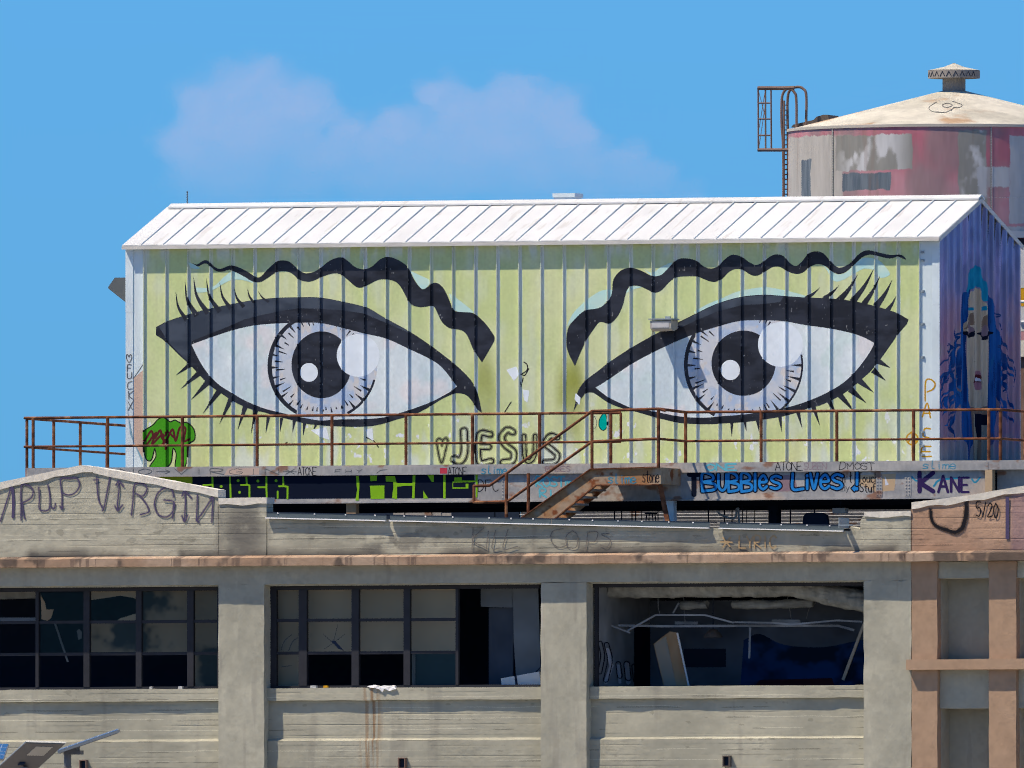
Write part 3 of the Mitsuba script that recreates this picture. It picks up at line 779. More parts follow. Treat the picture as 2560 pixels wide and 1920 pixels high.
def iris(cx, cy, r, ring, px, py, prx, pry, hl, hr, sl, sr, white, seed, arcs):
    rn = random.Random(seed)
    full = Point(cx, cy).buffer(r, 48).intersection(white)
    big, small = Point(*hl).buffer(hr, 40).intersection(white.buffer(1)), affinity.scale(Point(*sl).buffer(sr, 32), 0.98, 1.03)
    pup = affinity.scale(Point(px, py).buffer(1, 48), prx, pry).intersection(white)
    coat('iris', full, 'm_iris', None)
    marks = []
    rim = Point(cx, cy).buffer(r, 48).difference(affinity.translate(Point(cx, cy).buffer(r - ring, 48), ring * 0.35, 0))
    keep = []
    for a0, a1 in arcs:
        t = np.radians(np.linspace(a0, a1, 24))
        keep.append(Polygon([(cx, cy)] + [(cx + 2 * r * math.cos(q), cy + 2 * r * math.sin(q)) for q in t]))
    keep = unary_union(keep)
    marks.append(rim.intersection(keep))
    for i in range(56):
        a = math.radians(i * 360 / 56 + rn.uniform(-2, 2))
        c, s = math.cos(a), math.sin(a)
        if i % 2 == 0 and Point(cx + r * c, cy + r * s).within(keep):
            r0, r1 = r * rn.uniform(0.74, 0.82), r * 0.985
            marks.append(taper([(cx + r0 * c, cy + r0 * s), (cx + (r0 + r1) / 2 * c, cy + (r0 + r1) / 2 * s), (cx + r1 * c, cy + r1 * s)], 0.8, 8.5, 0, 0, 1.0))
        else:
            q = 0.70 if abs(s) < 0.8 else 0.76
            r0, r1 = r * rn.uniform(q - 0.02, q + 0.03), r * rn.uniform(0.80, 0.87)
            marks.append(taper([(cx + r0 * c, cy + r0 * s), (cx + (r0 + r1) / 2 * c, cy + (r0 + r1) / 2 * s), (cx + r1 * c, cy + r1 * s)], 1.6, 4.4, 0, 0, 1.0))
    coat('iris_lines', unary_union(marks).intersection(full).difference(pup), 'm_black')
    coat('pupil', pup, 'm_black')
    coat('highlight', big, 'm_glint')
    coat('highlight', small, 'm_glint')


iris(806, 915, 137, 8, 804, 912, 75, 83.5, (895.5, 888.5), 53.5, (772.5, 931), 22.8, scl, 3, [(15, 62), (118, 245)])
brow = Polygon(smooth_line(P(A_, (480, 225), (530, 245), (600, 203), (645, 212), (700, 262), (760, 290), (860, 255), (940, 270), (1040, 320), (1120, 370), (1170, 365), (1230, 300), (1320, 222), (1380, 203), (1460, 220), (1530, 285), (1600, 330), (1680, 325), (1760, 285), (1860, 205), (1970, 172), (2040, 210), (2110, 270), (2200, 293)) + P(B_, (600, 265), (680, 195), (750, 170), (830, 185), (940, 250), (985, 320), (1030, 410), (1100, 492), (1150, 475), (1200, 435), (1250, 430), (1310, 475), (1360, 570), (1400, 665), (1440, 715), (1530, 722), (1620, 735), (1720, 820), (1790, 910), (1828, 985), (1790, 1070), (1700, 1225)), 3)
               + smooth_line(P(B_, (1610, 1090), (1560, 970), (1510, 910), (1430, 890), (1370, 880), (1300, 820), (1250, 720), (1210, 660), (1100, 672), (1010, 655), (960, 600), (900, 490), (840, 420), (750, 395), (660, 400), (560, 450), (500, 475), (440, 468), (360, 400), (290, 345), (210, 335), (110, 365)) + P(A_, (1680, 412), (1620, 415), (1550, 395), (1480, 335), (1400, 310), (1320, 325), (1230, 385), (1160, 422), (1080, 412), (1000, 365), (900, 315), (850, 298), (780, 318), (720, 310), (660, 260), (620, 235), (580, 245), (540, 265), (510, 248)), 3)).buffer(0)
coat('eyebrow', brow, 'm_black', 'wavy black eyebrow over the left painted eye')
# right eye
lid = Polygon(smooth_line(P(G_, (213, 998), (240, 880), (260, 790), (330, 690), (480, 575), (560, 510), (780, 365), (990, 245), (1210, 130)) + P(E_, (1440, 735), (1640, 640), (1880, 570), (2120, 547)) + P(F_, (640, 560), (870, 575), (1100, 585), (1330, 610), (1550, 660), (1700, 705), (1780, 735), (1885, 795)), 3)
              + smooth_line(P(F_, (1870, 840), (1780, 945), (1700, 1060), (1610, 1185)) + P(H4, (1550, 540), (1500, 600), (1420, 670), (1340, 740), (1230, 820), (1120, 880), (1000, 935), (880, 965), (740, 1015), (600, 1050), (440, 1075), (260, 1100), (60, 1112)) + P(G_, (1600, 1122), (1440, 1120), (1280, 1110), (1120, 1075), (1000, 1045), (850, 1000), (780, 985), (680, 955), (600, 925), (520, 880), (450, 830), (400, 805), (340, 815), (290, 870), (250, 930)), 3)).buffer(0)
scl = Polygon(smooth_line(P(G_, (435, 755), (560, 680), (780, 530), (1000, 410), (1220, 305)) + P(E_, (1440, 935), (1660, 865), (1880, 810), (2120, 803)) + P(F_, (640, 812), (740, 830), (880, 855), (1100, 885), (1330, 935), (1450, 980), (1545, 1030)), 3)
              + smooth_line(P(H4, (1545, 312), (1500, 400), (1430, 500), (1340, 610), (1230, 710), (1110, 785), (1000, 840), (880, 890), (760, 930), (620, 965), (440, 995), (240, 1025), (40, 1040)) + P(G_, (1560, 1055), (1400, 1055), (1250, 1040), (1100, 1010), (960, 985), (800, 960), (680, 910), (560, 850), (490, 800)), 3)).buffer(0)
slate = Polygon(P(E_, (1450, 737), (1640, 643), (1880, 573), (2120, 551)) + P(F_, (640, 563), (600, 620), (430, 640)) + P(E_, (1900, 650), (1640, 720), (1450, 800), (1300, 870), (1240, 850))).buffer(0)
UR = [((1000, 475), (860, 585), 11), ((1190, 455), (1040, 590), 13), ((1378, 345), (1190, 610), 17), ((1540, 285), (1325, 620), 17), ((1600, 360), (1440, 640), 15), ((1722, 400), (1560, 665), 17), ((1762, 560), (1675, 705), 12)]
LR = [((1705, 560), (1580, 490), 15), ((1660, 690), (1530, 580), 16), ((1540, 808), (1385, 680), 17), ((1468, 915), (1300, 770), 17), ((1360, 1015), (1200, 830), 15), ((1165, 1025), (1085, 880), 13), ((1000, 1140), (928, 930), 12), ((822, 1162), (780, 1000), 10), ((618, 1202), (598, 1035), 10), ((392, 1202), (375, 1070), 10), ((265, 1192), (247, 1085), 8), ((118, 1245), (117, 1100), 9)]
for l in LR: coat('eyelash', lash(H4, *l), 'm_black')
coat('eye_outline', lid, 'm_black', 'black outline and lashes of the right painted eye')
coat('eyelid', slate.intersection(lid).difference(scl), 'm_slate')
for l in UR: coat('eyelash', lash(F_, *l, bend=0.04), 'm_black')
coat('eye_white', scl, 'm_sclera')
iris(1859, 912, 149, 7, 1859, 908, 80, 81.5, (1951, 861), 56, (1826, 925), 24.5, scl, 5, [(-10, 60), (120, 240)])
brow = Polygon(smooth_line(P(E_, (230, 1262), (165, 1130), (145, 1030), (160, 885), (230, 790), (330, 705), (470, 680), (560, 610), (600, 530), (610, 410), (660, 330), (720, 290), (800, 278), (900, 310), (1000, 360), (1090, 350), (1160, 285), (1240, 205), (1320, 182), (1440, 205), (1510, 260), (1580, 285), (1660, 265), (1720, 200)) + P(F_, (120, 148), (210, 165), (290, 220), (360, 250), (430, 220), (500, 165), (570, 143), (640, 165), (700, 230), (760, 260), (820, 215), (880, 140), (950, 113), (1030, 130), (1100, 205), (1170, 270), (1230, 270), (1310, 225), (1390, 140), (1470, 103), (1560, 118), (1700, 150), (1790, 145), (1840, 165), (1865, 200)), 3)
               + smooth_line(P(F_, (1780, 165), (1690, 185), (1560, 155), (1490, 148), (1420, 175), (1340, 250), (1250, 325), (1180, 340), (1120, 315), (1060, 265), (980, 240), (900, 270), (830, 325), (760, 340), (680, 315), (600, 270), (530, 270), (460, 310), (380, 355), (310, 350), (230, 300), (160, 290), (90, 320)) + P(E_, (1700, 390), (1620, 420), (1540, 400), (1450, 365), (1330, 365), (1240, 375), (1170, 425), (1100, 500), (1030, 528), (960, 500), (870, 460), (780, 465), (740, 530), (710, 650), (660, 760), (600, 825), (560, 838), (480, 820), (420, 890), (340, 1010), (280, 1140)), 3)).buffer(0)
coat('eyebrow', brow, 'm_black', 'wavy black eyebrow over the right painted eye')
# smaller graffiti on the wall
blob = spoly([(880, 250), (940, 205), (975, 168), (1010, 160), (1045, 185), (1075, 175), (1110, 192), (1150, 190), (1190, 230), (1195, 290), (1160, 320), (1150, 400), (1130, 466), (1080, 466), (1085, 380), (1062, 345), (1050, 430), (1010, 466), (922, 466), (960, 400), (950, 345), (930, 415), (900, 410), (885, 330)], 0, 980, 2.458)
coat('graffiti', blob.buffer(2.2), 'p_black')
coat('graffiti', blob.buffer(-0.6), 'p_blob', 'bright green bubble tag with black outline and maroon scrawl')
coat('graffiti', stroke([[(890, 300), (930, 240), (950, 285), (985, 235), (1000, 290), (1030, 240)], [(905, 320), (960, 250), (935, 320), (1000, 260), (1010, 320), (1060, 230), (1080, 300), (1105, 220), (1140, 225), (1130, 300), (1165, 290)], [(1040, 250), (1080, 290)], [(1000, 320), (1030, 300), (1020, 350)]], 5.5, 0, 980, 2.458), 'p_maroon')
jes = []
def outlined(lines, w, pen, o=(0, 0), k=1.0):
    pen *= 1.25
    body = stroke(lines, w, o[0], o[1], k)
    return body.buffer(pen / 2).difference(body.buffer(-pen / 2))
jes.append(stroke([[(1105, 1100), (1098, 1096), (1091, 1104), (1094, 1120), (1104, 1158), (1116, 1118), (1120, 1103), (1115, 1095), (1107, 1102), (1105, 1114)]], 2.6, 0, 0, 1))
jes.append(outlined([[(1160, 1078), (1161, 1130), (1150, 1152), (1137, 1148)]], 17, 2.6))
jes.append(outlined([[(1226, 1086), (1199, 1087), (1198, 1153), (1228, 1153)], [(1200, 1117), (1222, 1117)]], 13, 2.6))
jes.append(outlined([[(1282, 1080), (1268, 1075), (1254, 1094), (1265, 1114), (1284, 1130), (1281, 1152), (1258, 1156)]], 14, 2.6))
jes.append(outlined([[(1310, 1090), (1312, 1140), (1322, 1154), (1336, 1138), (1338, 1090)]], 9, 2.4))
jes.append(outlined([[(1394, 1094), (1376, 1090), (1364, 1108), (1380, 1124), (1394, 1138), (1386, 1154), (1362, 1156)]], 12, 2.6))
JES = unary_union(jes)
coat('graffiti', JES, 'p_black', 'black outlined letters with a heart low on the wall')
coat('graffiti', stroke([[(2313, 1002), (2314, 955), (2325, 948), (2338, 958), (2334, 972), (2318, 980)], [(2306, 1042), (2318, 1008), (2326, 1044)], [(2308, 1033), (2326, 1033)], [(2326, 1072), (2312, 1072), (2308, 1090), (2322, 1094)], [(2327, 1116), (2306, 1118), (2305, 1140), (2328, 1141)], [(2306, 1129), (2325, 1129)], [(2280, 1080), (2268, 1090), (2268, 1104), (2280, 1112), (2293, 1104), (2293, 1090), (2280, 1080)], [(2280, 1080), (2281, 1142)], [(2270, 1106), (2281, 1095), (2292, 1106)]], 3.6, 0, 0, 1), 'p_yellow', 'yellow sprayed word PACE running down the right corner')
drop = spoly([(1510, 1031), (1517, 1050), (1517, 1066), (1508, 1075), (1499, 1066), (1500, 1048)], 0, 0, 1)
coat('graffiti', drop.buffer(2), 'p_navy'); coat('graffiti', drop, 'p_turq')
coat('graffiti', stroke([[(1486, 1040), (1492, 1055), (1488, 1070), (1480, 1068), (1480, 1052), (1486, 1040)]], 1.2, 0, 0, 1), 'p_pencil')
coat('graffiti', stroke([[(1310, 905), (1318, 912), (1318, 925), (1306, 934)], [(1322, 922), (1312, 938), (1302, 935)], [(1262, 1030), (1278, 1005)], [(1308, 945), (1306, 955)], [(916, 1094), (934, 1102), (946, 1118)], [(710, 1111), (718, 1106)], [(1302, 955), (1303, 966)]], 2.6, 0, 0, 1), 'p_black')
for pts in ([(1268, 925), (1290, 918), (1298, 935), (1285, 950)], [(1308, 975), (1322, 978), (1318, 1004), (1312, 1000)], [(915, 1075), (930, 1072), (932, 1100), (920, 1092)], [(1440, 985), (1450, 995), (1448, 1010), (1438, 998)], [(780, 1076), (815, 1070), (822, 1098), (800, 1090)]):
    coat('chipped_patch', Polygon(pts).buffer(1.5), 'm_glint')
coat('graffiti', stroke([[(325, 892), (318, 886), (317, 896), (324, 906), (330, 895), (328, 886), (322, 892)], [(329, 912), (320, 912), (319, 928)], [(320, 920), (327, 920)], [(319, 932), (320, 945), (329, 944), (330, 931)], [(331, 953), (321, 958), (321, 972), (332, 972)], [(322, 978), (323, 998)], [(333, 978), (323, 988), (333, 998)], [(321, 1004), (332, 1024)], [(334, 1002), (321, 1026)], [(333, 947), (345, 930), (357, 912)]], 1.8, 0, 0, 1), 'p_pencil')
coat('paint_patch', Polygon([(335, 945), (358, 925), (360, 1000), (357, 1150), (335, 1105)]), 'p_pinktan')
coat('graffiti', Polygon([(315, 985), (326, 1085), (358, 1165), (358, 1148), (335, 1105), (322, 1040)]), 'p_steelblue')

def halo_sheet(g, Y, bsdf, parent, w=3.2, lift=0.0035):
    m = sheet(on_plane(g.buffer(w).simplify(0.3), Y), lambda s_, z_: (s_, np.full_like(s_, Y - lift), z_))
    add(parent, 'overspray', m, bsdf, kind='stuff')
halo_sheet(JES, 0.0, 's_black', S)

# lay the coats: each keeps what no later coat covers, one 4 mm sheet over pans, trims and seams
above = []
wall_seams = SEAMS
for i in range(len(coats) - 1, -1, -1):
    name, g, bsdf, label = coats[i]
    g = g.buffer(0)
    vis = g
    for h in above:
        vis = vis.buffer(0).difference(h.buffer(0.01))
    above.append(g.buffer(0))
    coats[i].append(vis)
coats = [[n_, g_, b_, l_, q_] for n_, g_, b_, l_, v_ in coats for q_ in (polys(v_) if n_ in ('eye_white', 'iris', 'chipped_patch', 'blue_glaze', 'eyelash', 'eyebrow', 'eye_outline', 'pupil') else [v_]) if q_.area > 4]
for name, g, bsdf, label, vis in coats:
    if vis.is_empty: continue
    w = on_plane(vis, 0.0)
    ms = []
    main = w.intersection(sbox(X(333, 0), -9, X(2331, 0), 99))
    left, right = w.intersection(sbox(-9, -9, X(333, 0), 99)), w.intersection(sbox(X(2331, 0), -9, 99, 99))
    for q, y in ((main, -0.004), (left, -0.024), (right, -0.024)):
        m = sheet(q, lambda s, z: (s, np.full_like(s, y), z))
        if m is not None: ms.append(m)
    if bsdf not in ('m_aqua', 'p_pencil', 'p_pinktan'):
        for s in wall_seams:
            if not (w.bounds[0] < s < w.bounds[2]): continue
            cut = w.intersection(LineString([(s, -1), (s, 9)]))
            for l in ([cut] if cut.geom_type == 'LineString' else getattr(cut, 'geoms', [])):
                if l.is_empty or l.length < 0.02: continue
                z0, z1 = l.bounds[1], l.bounds[3]
                ms.append(bx(s - SEAM_W / 2 - 0.002, s + SEAM_W / 2 + 0.002, -SEAM_H - 0.003, -0.0045, z0, z1))
    if ms: add(S, name, ms, bsdf, label=label, kind='stuff' if len(polys(vis)) > 1 and name in ('iris_lines', 'graffiti') else None)

# ---- the painted woman on the gable end (photo crops a and b)
def on_gable(g):
    def f(px, py, z=None):
        px, py = np.asarray(px, float), np.asarray(py, float)
        d = R_[:, None] * (px - CXP) / FPX + UP[:, None] * (CYP - py) / FPX + LOOK[:, None]
        p = CAM[:, None] + d * ((XR + 0.02 - CAM[0]) / d[0])
        return p[1], p[2]
    return stransform(f, g)


GK = 4.365
def Ga(*pts): return [(2330 + a / GK, 550 + b / GK) for a, b in pts]
def Gb(*pts): return [(2330 + a / GK, 850 + b / GK) for a, b in pts]
gp = []
def gpaint(name, g, bsdf, label=None): gp.append((name, g.buffer(0), bsdf, label))
hairL = Polygon(Ga((425, 755), (400, 900), (385, 970), (365, 1080), (342, 1170), (358, 1250), (355, 1400)) + Gb((355, 0), (358, 300), (370, 520), (408, 690), (432, 760), (432, 1100), (415, 1310), (385, 1310), (372, 1180), (330, 1000), (300, 760), (255, 560), (250, 380), (262, 180)) + Ga((270, 1500), (288, 1380), (296, 1200), (293, 1050), (300, 920), (345, 790)))
gpaint('painted_hair', hairL, 'm_hair', 'long blue painted hair left of the face')
hairR = Polygon(Ga((585, 760), (640, 850), (660, 950), (690, 1050), (712, 1200), (735, 1320), (740, 1450)) + Gb((748, 60), (750, 300), (742, 500), (722, 700), (700, 900), (660, 1090), (640, 1150), (600, 1100), (590, 800), (585, 690), (620, 480), (632, 0)) + Ga((625, 1400), (620, 1200), (600, 1000), (580, 860)))
gpaint('painted_hair', hairR, 'm_hair', 'long blue painted hair right of the face')
gpaint('painted_neck', Polygon(Gb((425, 725), (585, 725), (592, 1310), (432, 1310))), 'p_skin_dark')
gpaint('painted_neck', Polygon(Gb((432, 790), (500, 930), (495, 1310), (440, 1310))), 'p_skin')
gpaint('painted_neck', Polygon(Gb((520, 930), (588, 860), (592, 1310), (530, 1310))), 'p_ghost')
gpaint('painted_collar', Polygon(Gb((440, 800), (585, 815), (582, 930), (530, 925), (505, 1120), (478, 950))), 'p_navy')
face = Polygon(smooth_line(Ga((425, 780), (460, 745), (500, 750), (540, 850), (580, 920), (590, 1000), (620, 1180), (625, 1400)) + Gb((630, 0), (625, 100), (620, 350), (600, 520), (585, 650), (575, 720), (500, 742), (425, 730), (405, 650), (370, 520), (360, 300), (358, 0)) + Ga((355, 1450), (360, 1280), (345, 1170), (370, 1060), (390, 960), (405, 860)), 3))
gpaint('painted_face', face, 'm_skin', 'long tan painted face of a woman with closed eyes')
for e in [Ga((432, 1005), (370, 1120), (350, 1195), (400, 1160), (442, 1140)), Ga((578, 1025), (540, 1130), (513, 1215), (565, 1175), (618, 1160), (600, 1070))]: gpaint('painted_eyeshadow', Polygon(e), 'p_skin_dark')
for e in [Ga((405, 1125), (446, 1205), (432, 1245), (375, 1232)), Ga((572, 1145), (617, 1228), (560, 1275), (522, 1240))]: gpaint('painted_eyelid', Polygon(e), 'p_mauve')
for e in [Ga((360, 1232), (400, 1272), (448, 1225)), Ga((513, 1240), (562, 1292), (628, 1232))]: gpaint('painted_lashes', LineString(smooth_line(e, 5)).buffer(4.2), 'p_navy')
for e in [Ga((393, 955), (432, 952), (436, 985), (388, 992)), Ga((522, 965), (575, 935), (582, 985), (528, 996))]: gpaint('painted_brow', Polygon(e), 'p_hood')
gpaint('painted_nostril', LineString(Gb((465, 215), (475, 240))).buffer(1), 'p_navy')
gpaint('painted_lips', Polygon(Gb((487, 330), (447, 400), (430, 470), (440, 515), (492, 547), (548, 530), (547, 480), (520, 400), (505, 340))), 'p_lip')
gpaint('painted_lips', Polygon(Gb((487, 372), (440, 430), (432, 475), (470, 452), (548, 478), (510, 385))), 'p_maroon')
gpaint('painted_teeth', Polygon(Gb((490, 403), (455, 448), (522, 450))), 'p_white')
hood = Polygon(smooth_line(Ga((455, 488), (490, 495), (530, 570), (575, 680), (592, 780), (590, 870), (560, 880), (530, 800), (500, 735), (465, 722), (430, 750), (358, 790), (375, 690), (405, 590), (435, 510), (455, 488)), 3))
gpaint('painted_hood', hood, 'm_crown', 'bright blue painted crown of the hair')
rs = random.Random(12)
for i in range(30):
    left = i % 5 < 3
    x0, y0 = (rs.uniform(235, 300), rs.uniform(-150, 700)) if left else (rs.uniform(715, 745), rs.uniform(-100, 700))
    sgn = -1 if left else 1
    x1 = rs.uniform(80, 250) if left else rs.uniform(770, 905)
    y1 = y0 + rs.uniform(250, 520)
    ph, am = rs.uniform(0, 6), rs.uniform(8, 20)
    pts = [(x0 + (x1 - x0) * min(1, t * 1.6) + am * math.sin(ph + t * 9), y0 + (min(y1, 1250) - y0) * t) for t in np.linspace(0, 1, 7)]
    gpaint('painted_strand', taper(Gb(*pts), rs.uniform(4, 8), rs.uniform(1, 3), 0, 0, 1.0), rs.choice(['m_hair', 'm_hair', 'p_hairmid']))
r = random.Random(4)
strands = []
for i in range(26):
    left = i % 2 == 0
    x0 = r.uniform(90, 330) if left else r.uniform(640, 880)
    y0 = r.uniform(100, 900)
    strands.append(taper(Gb((x0, y0), (x0 + r.uniform(-25, 25), y0 + r.uniform(80, 160)), (x0 + r.uniform(-20, 20), y0 + r.uniform(200, 340))), r.uniform(1.5, 4), 0.6, 0, 0, 1.0))
hairL, hairR = hairL.buffer(0), hairR.buffer(0)
sg = unary_union(strands).intersection(unary_union([hairL, hairR]))
gpaint('painted_strands', sg, 'p_hair_lit')
gaps = []
for i in range(16):
    left = i % 2 == 0
    x0 = r.uniform(95, 330) if left else r.uniform(690, 880)
    y0 = r.uniform(150, 1000) if left else r.uniform(500, 1000)
    gaps.append(taper(Gb((x0, y0), (x0 + r.uniform(-10, 10), y0 + r.uniform(60, 120)), (x0 + r.uniform(-12, 12), y0 + r.uniform(140, 260))), 0.8, r.uniform(2, 6), 0, 0, 1.0))
gpaint('painted_gaps', unary_union(gaps).intersection(unary_union([hairL.buffer(-1), hairR.buffer(-1)])), 'p_mauve')
gpaint('painted_curls', stroke([[(240, 1180), (225, 1240), (245, 1300), (280, 1270), (270, 1330)], [(150, 1370), (190, 1350), (210, 1390), (190, 1450)], [(150, 1430), (170, 1480), (160, 1560)], [(690, 1020), (725, 1040), (705, 1060)], [(720, 1130), (745, 1200), (768, 1190)], [(755, 1270), (770, 1330), (750, 1380)]], 3.2, 2330, 550, GK), 'p_hair')
above = []
for i in range(len(gp) - 1, -1, -1):
    name, g, bsdf, label = gp[i]
    vis = g
    for h in above:
        vis = vis.buffer(0).difference(h.buffer(0.01))
    above.append(g.buffer(0))
    gp[i] = (name, vis, bsdf, label)
for name, g, bsdf, label in gp:
    w = on_gable(g).buffer(0).intersection(sbox(0.004, 0.0, DEPTH - 0.004, 9))
    m = drape(w, GY, lambda s, z: (gx(s) + 0.004, s, z))
    if m is not None: add(S, name, m, bsdf, label=label, kind='stuff' if name in ('painted_strands', 'painted_gaps', 'painted_curls', 'painted_strand') else None)

# ------------------------------------------------------------------ floodlight on the shed wall
FL = thing('floodlight', 'boxy floodlight sticking out of the painted wall beside the right eye', 'floodlight')
a, z1 = XZ(1643, 801, -0.05); b, z0 = XZ(1695, 829, -0.05)
pro = Polygon([(-0.50, z1 - 0.02), (-0.06, z1), (-0.06, z0 + 0.06), (-0.30, z0), (-0.50, z0 + 0.05)])
add(FL, 'housing', prism_x(pro, a, b), 'm_tank_beige', smooth=30)
add(FL, 'lens', prism_x(Polygon([(-0.511, z1 - 0.06), (-0.501, z1 - 0.06), (-0.501, z0 + 0.07), (-0.511, z0 + 0.07)]), a + 0.04, b - 0.04), 'm_tank_white')
add(FL, 'lip', [bx(a - 0.03, b + 0.03, -0.53, -0.06, z1 + 0.001, z1 + 0.025)], 'm_galv')
add(FL, 'bracket', [bx((a + b) / 2 - 0.05, (a + b) / 2 + 0.05, -0.0595, -0.005, z1 - 0.1, z1 + 0.08)], 'm_galv')

# ------------------------------------------------------------------ steel platform the shed stands on
YW = -1.05                                       # front edge of the walkway
PF = thing('steel_platform', 'grey steel deck on a riveted beam covered in graffiti, carrying the shed', 'platform')
xl, xr = X(66, YW), X(2470, YW)
zt, zb = Z(1167, YW, 900), Z(1188, YW, 900)
add(PF, 'toe_plate', [bx(xl + 0.03, X(1552, YW), YW - 0.012, YW, zb, zt)], 'm_steel', label='left run of the thin grey toe plate')
add(PF, 'toe_plate', [bx(X(1695, YW), xr, YW - 0.012, YW, zb, zt)], 'm_steel')
add(PF, 'deck', [bx(xl, X(2560, YW) + 0.3, YW + 0.001, DEPTH + 0.8, zb + 0.01, -0.004)], 'm_steel')
zb2 = Z(1258, YW, 900)
YB = YW + 0.06
bx0, bx1 = X(180, YB), X(2468, YB)
add(PF, 'beam', [bx(bx0, bx1, YB + 0.0, YB + 0.02, zb2 + 0.03, zb + 0.009), bx(bx0, bx1, YB - 0.10, YB + 0.12, zb2 + 0.001, zb2 + 0.03)], 'm_steel')
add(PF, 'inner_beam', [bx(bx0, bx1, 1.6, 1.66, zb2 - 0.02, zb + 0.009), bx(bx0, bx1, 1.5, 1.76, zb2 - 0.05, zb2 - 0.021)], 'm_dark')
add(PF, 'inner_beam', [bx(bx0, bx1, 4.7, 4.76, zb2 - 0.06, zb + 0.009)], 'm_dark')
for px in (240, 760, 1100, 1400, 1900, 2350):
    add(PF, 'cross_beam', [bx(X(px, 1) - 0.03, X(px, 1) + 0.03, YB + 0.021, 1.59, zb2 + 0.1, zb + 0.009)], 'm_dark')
xq = X(2464, YB - .05)
add(PF, 'corner_post', [bx(xq, xq + 0.15, YB - 0.09, YB + 0.1, zb2 + 0.04, zb + 0.005)], 'p_tan')
add(PF, 'end_plate', [bx(bx1 + 0.13, bx1 + 0.9, YW + 0.3, YW + 0.32, zb2, zb + 0.009), bx(bx1 + 0.25, bx1 + 0.27, YW + 0.3, DEPTH, zb2, zb + 0.009)], 'm_steel')
for px in (1253, 2190, 2262):                    # rivet strips on the beam splices
    x = X(px, YB)
    add(PF, 'splice_plate', [bx(x, x + 0.13, YB - 0.012, YB - 0.001, zb2 + 0.05, zb - 0.01)], 'm_steel')
    rv = []
    for i in range(6):
        for j in (0.035, 0.095):
            s = trimesh.creation.icosphere(1, 0.016); s.apply_translation([x + j, YB - 0.013, zb2 + 0.09 + i * 0.065]); rv.append(s)
    add(PF, 'rivets', rv, 'm_steel', kind='stuff')
ZROOF = Z(1335, -3.0, 1300)
for px, w, m, lab in ((870, 24, 'm_wood', 'brown timber post under the beam'), (1664, 24, 'm_pale_trim', 'pale steel post under the beam')):
    x = X(px, YB + 0.1)
    add(PF, 'post', [bx(x, x + w / 118, YB - 0.02, YB + 0.19, ZROOF, zb2)], m, label=lab)
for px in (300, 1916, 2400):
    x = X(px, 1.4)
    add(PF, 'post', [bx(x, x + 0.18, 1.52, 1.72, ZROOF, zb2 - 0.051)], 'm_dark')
# lettering on toe plate and beam
YT = YW - 0.012
def tag(text, x0, x1, y0, y1, w, bsdf, Y, label=None, slope=0.0, gap=0.3, name='graffiti', parent=PF, jit=0.03):
    g = word(text, x0, x1, y0, y1, w, slope, gap, jit)
    return paint(parent, name, g, Y, bsdf, label)
def tagk(*a, **k):
    key = tag(*a, **k)
    if key: labels.setdefault(key, {})['kind'] = 'stuff'
tagk('NO>VIRGIN*', 300, 742, 1172, 1186, 1.5, 'p_pencil', YT, 'thin marker word VIRGIN on the toe plate', gap=0.35)
for x in (745, 1120): tagk('ATONE', x, x + 46, 1168, 1188, 1.5, 'p_black', YT, gap=0.05)
tagk('ATONE', 1938, 2006, 1155, 1176, 1.7, 'p_black', YT, gap=0.05)
tagk('slime', 1203, 1268, 1164, 1184, 2.2, 'p_teal', YT, 'teal cursive tag on the toe plate', gap=0.02)
tagk('slime', 2306, 2390, 1152, 1172, 2.0, 'p_teal', YT, gap=0.02)
tagk('SUBEN', 2010, 2066, 1157, 1174, 1.3, 'p_mauve', YT, gap=0.1)
tagk('DMOST', 2100, 2186, 1156, 1174, 1.5, 'p_black', YT, gap=0.05, jit=0.12)
tagk('ONE', 1765, 1840, 1160, 1176, 4.2, 'p_cyan', YT, 'pale blue letters on the right toe plate', gap=0.15)
tagk('BABES', 1364, 1426, 1166, 1178, 1.4, 'p_mauve', YT, gap=0.1)
paint(PF, 'graffiti', sbox(1100, 1170, 1118, 1184), YT, 'p_red')
tagk('FHY', 838, 905, 1174, 1182, 1.3, 'p_pencil', YT, gap=0.8)
paint(PF, 'graffiti', stroke([(942, 1183), (952, 1176), (968, 1174)], 1.6, 0, 0, 1), YT, 'p_pencil')
# black and green lettering over the left half of the beam
paint(PF, 'painted_ground', Polygon([(481, 1190), (1186, 1186), (1188, 1245), (481, 1248)]), YB, 'p_navy', 'navy black band on the left half of the beam')
paint(PF, 'painted_ground', sbox(380, 1190, 481, 1249), YB, 'p_olive')
GN = [[(365, 250), (368, 355)], [(275, 330), (365, 328)], [(540, 250), (548, 455)], [(705, 255), (710, 325), (735, 335), (735, 455)], [(650, 330), (710, 330)], [(905, 250), (905, 355), (910, 455)], [(822, 352), (905, 352)], [(1072, 250), (1075, 340), (1118, 348), (1115, 465)], [(1030, 342), (1075, 342)], [(1018, 395), (1018, 460)]]
gs = unary_union([stroke(l, 4.5, 440, 1130, curve=False) for l in GN])
dots = unary_union([Point(440 + a / 4, 1130 + b / 4).buffer(3.6, 8) for a, b in ((453, 345), (623, 287), (637, 403), (820, 290), (1002, 287))])
for q in polys(unary_union([gs, dots])): paint(PF, 'painted_letter', q, YB, 'p_green', lift=0.008)
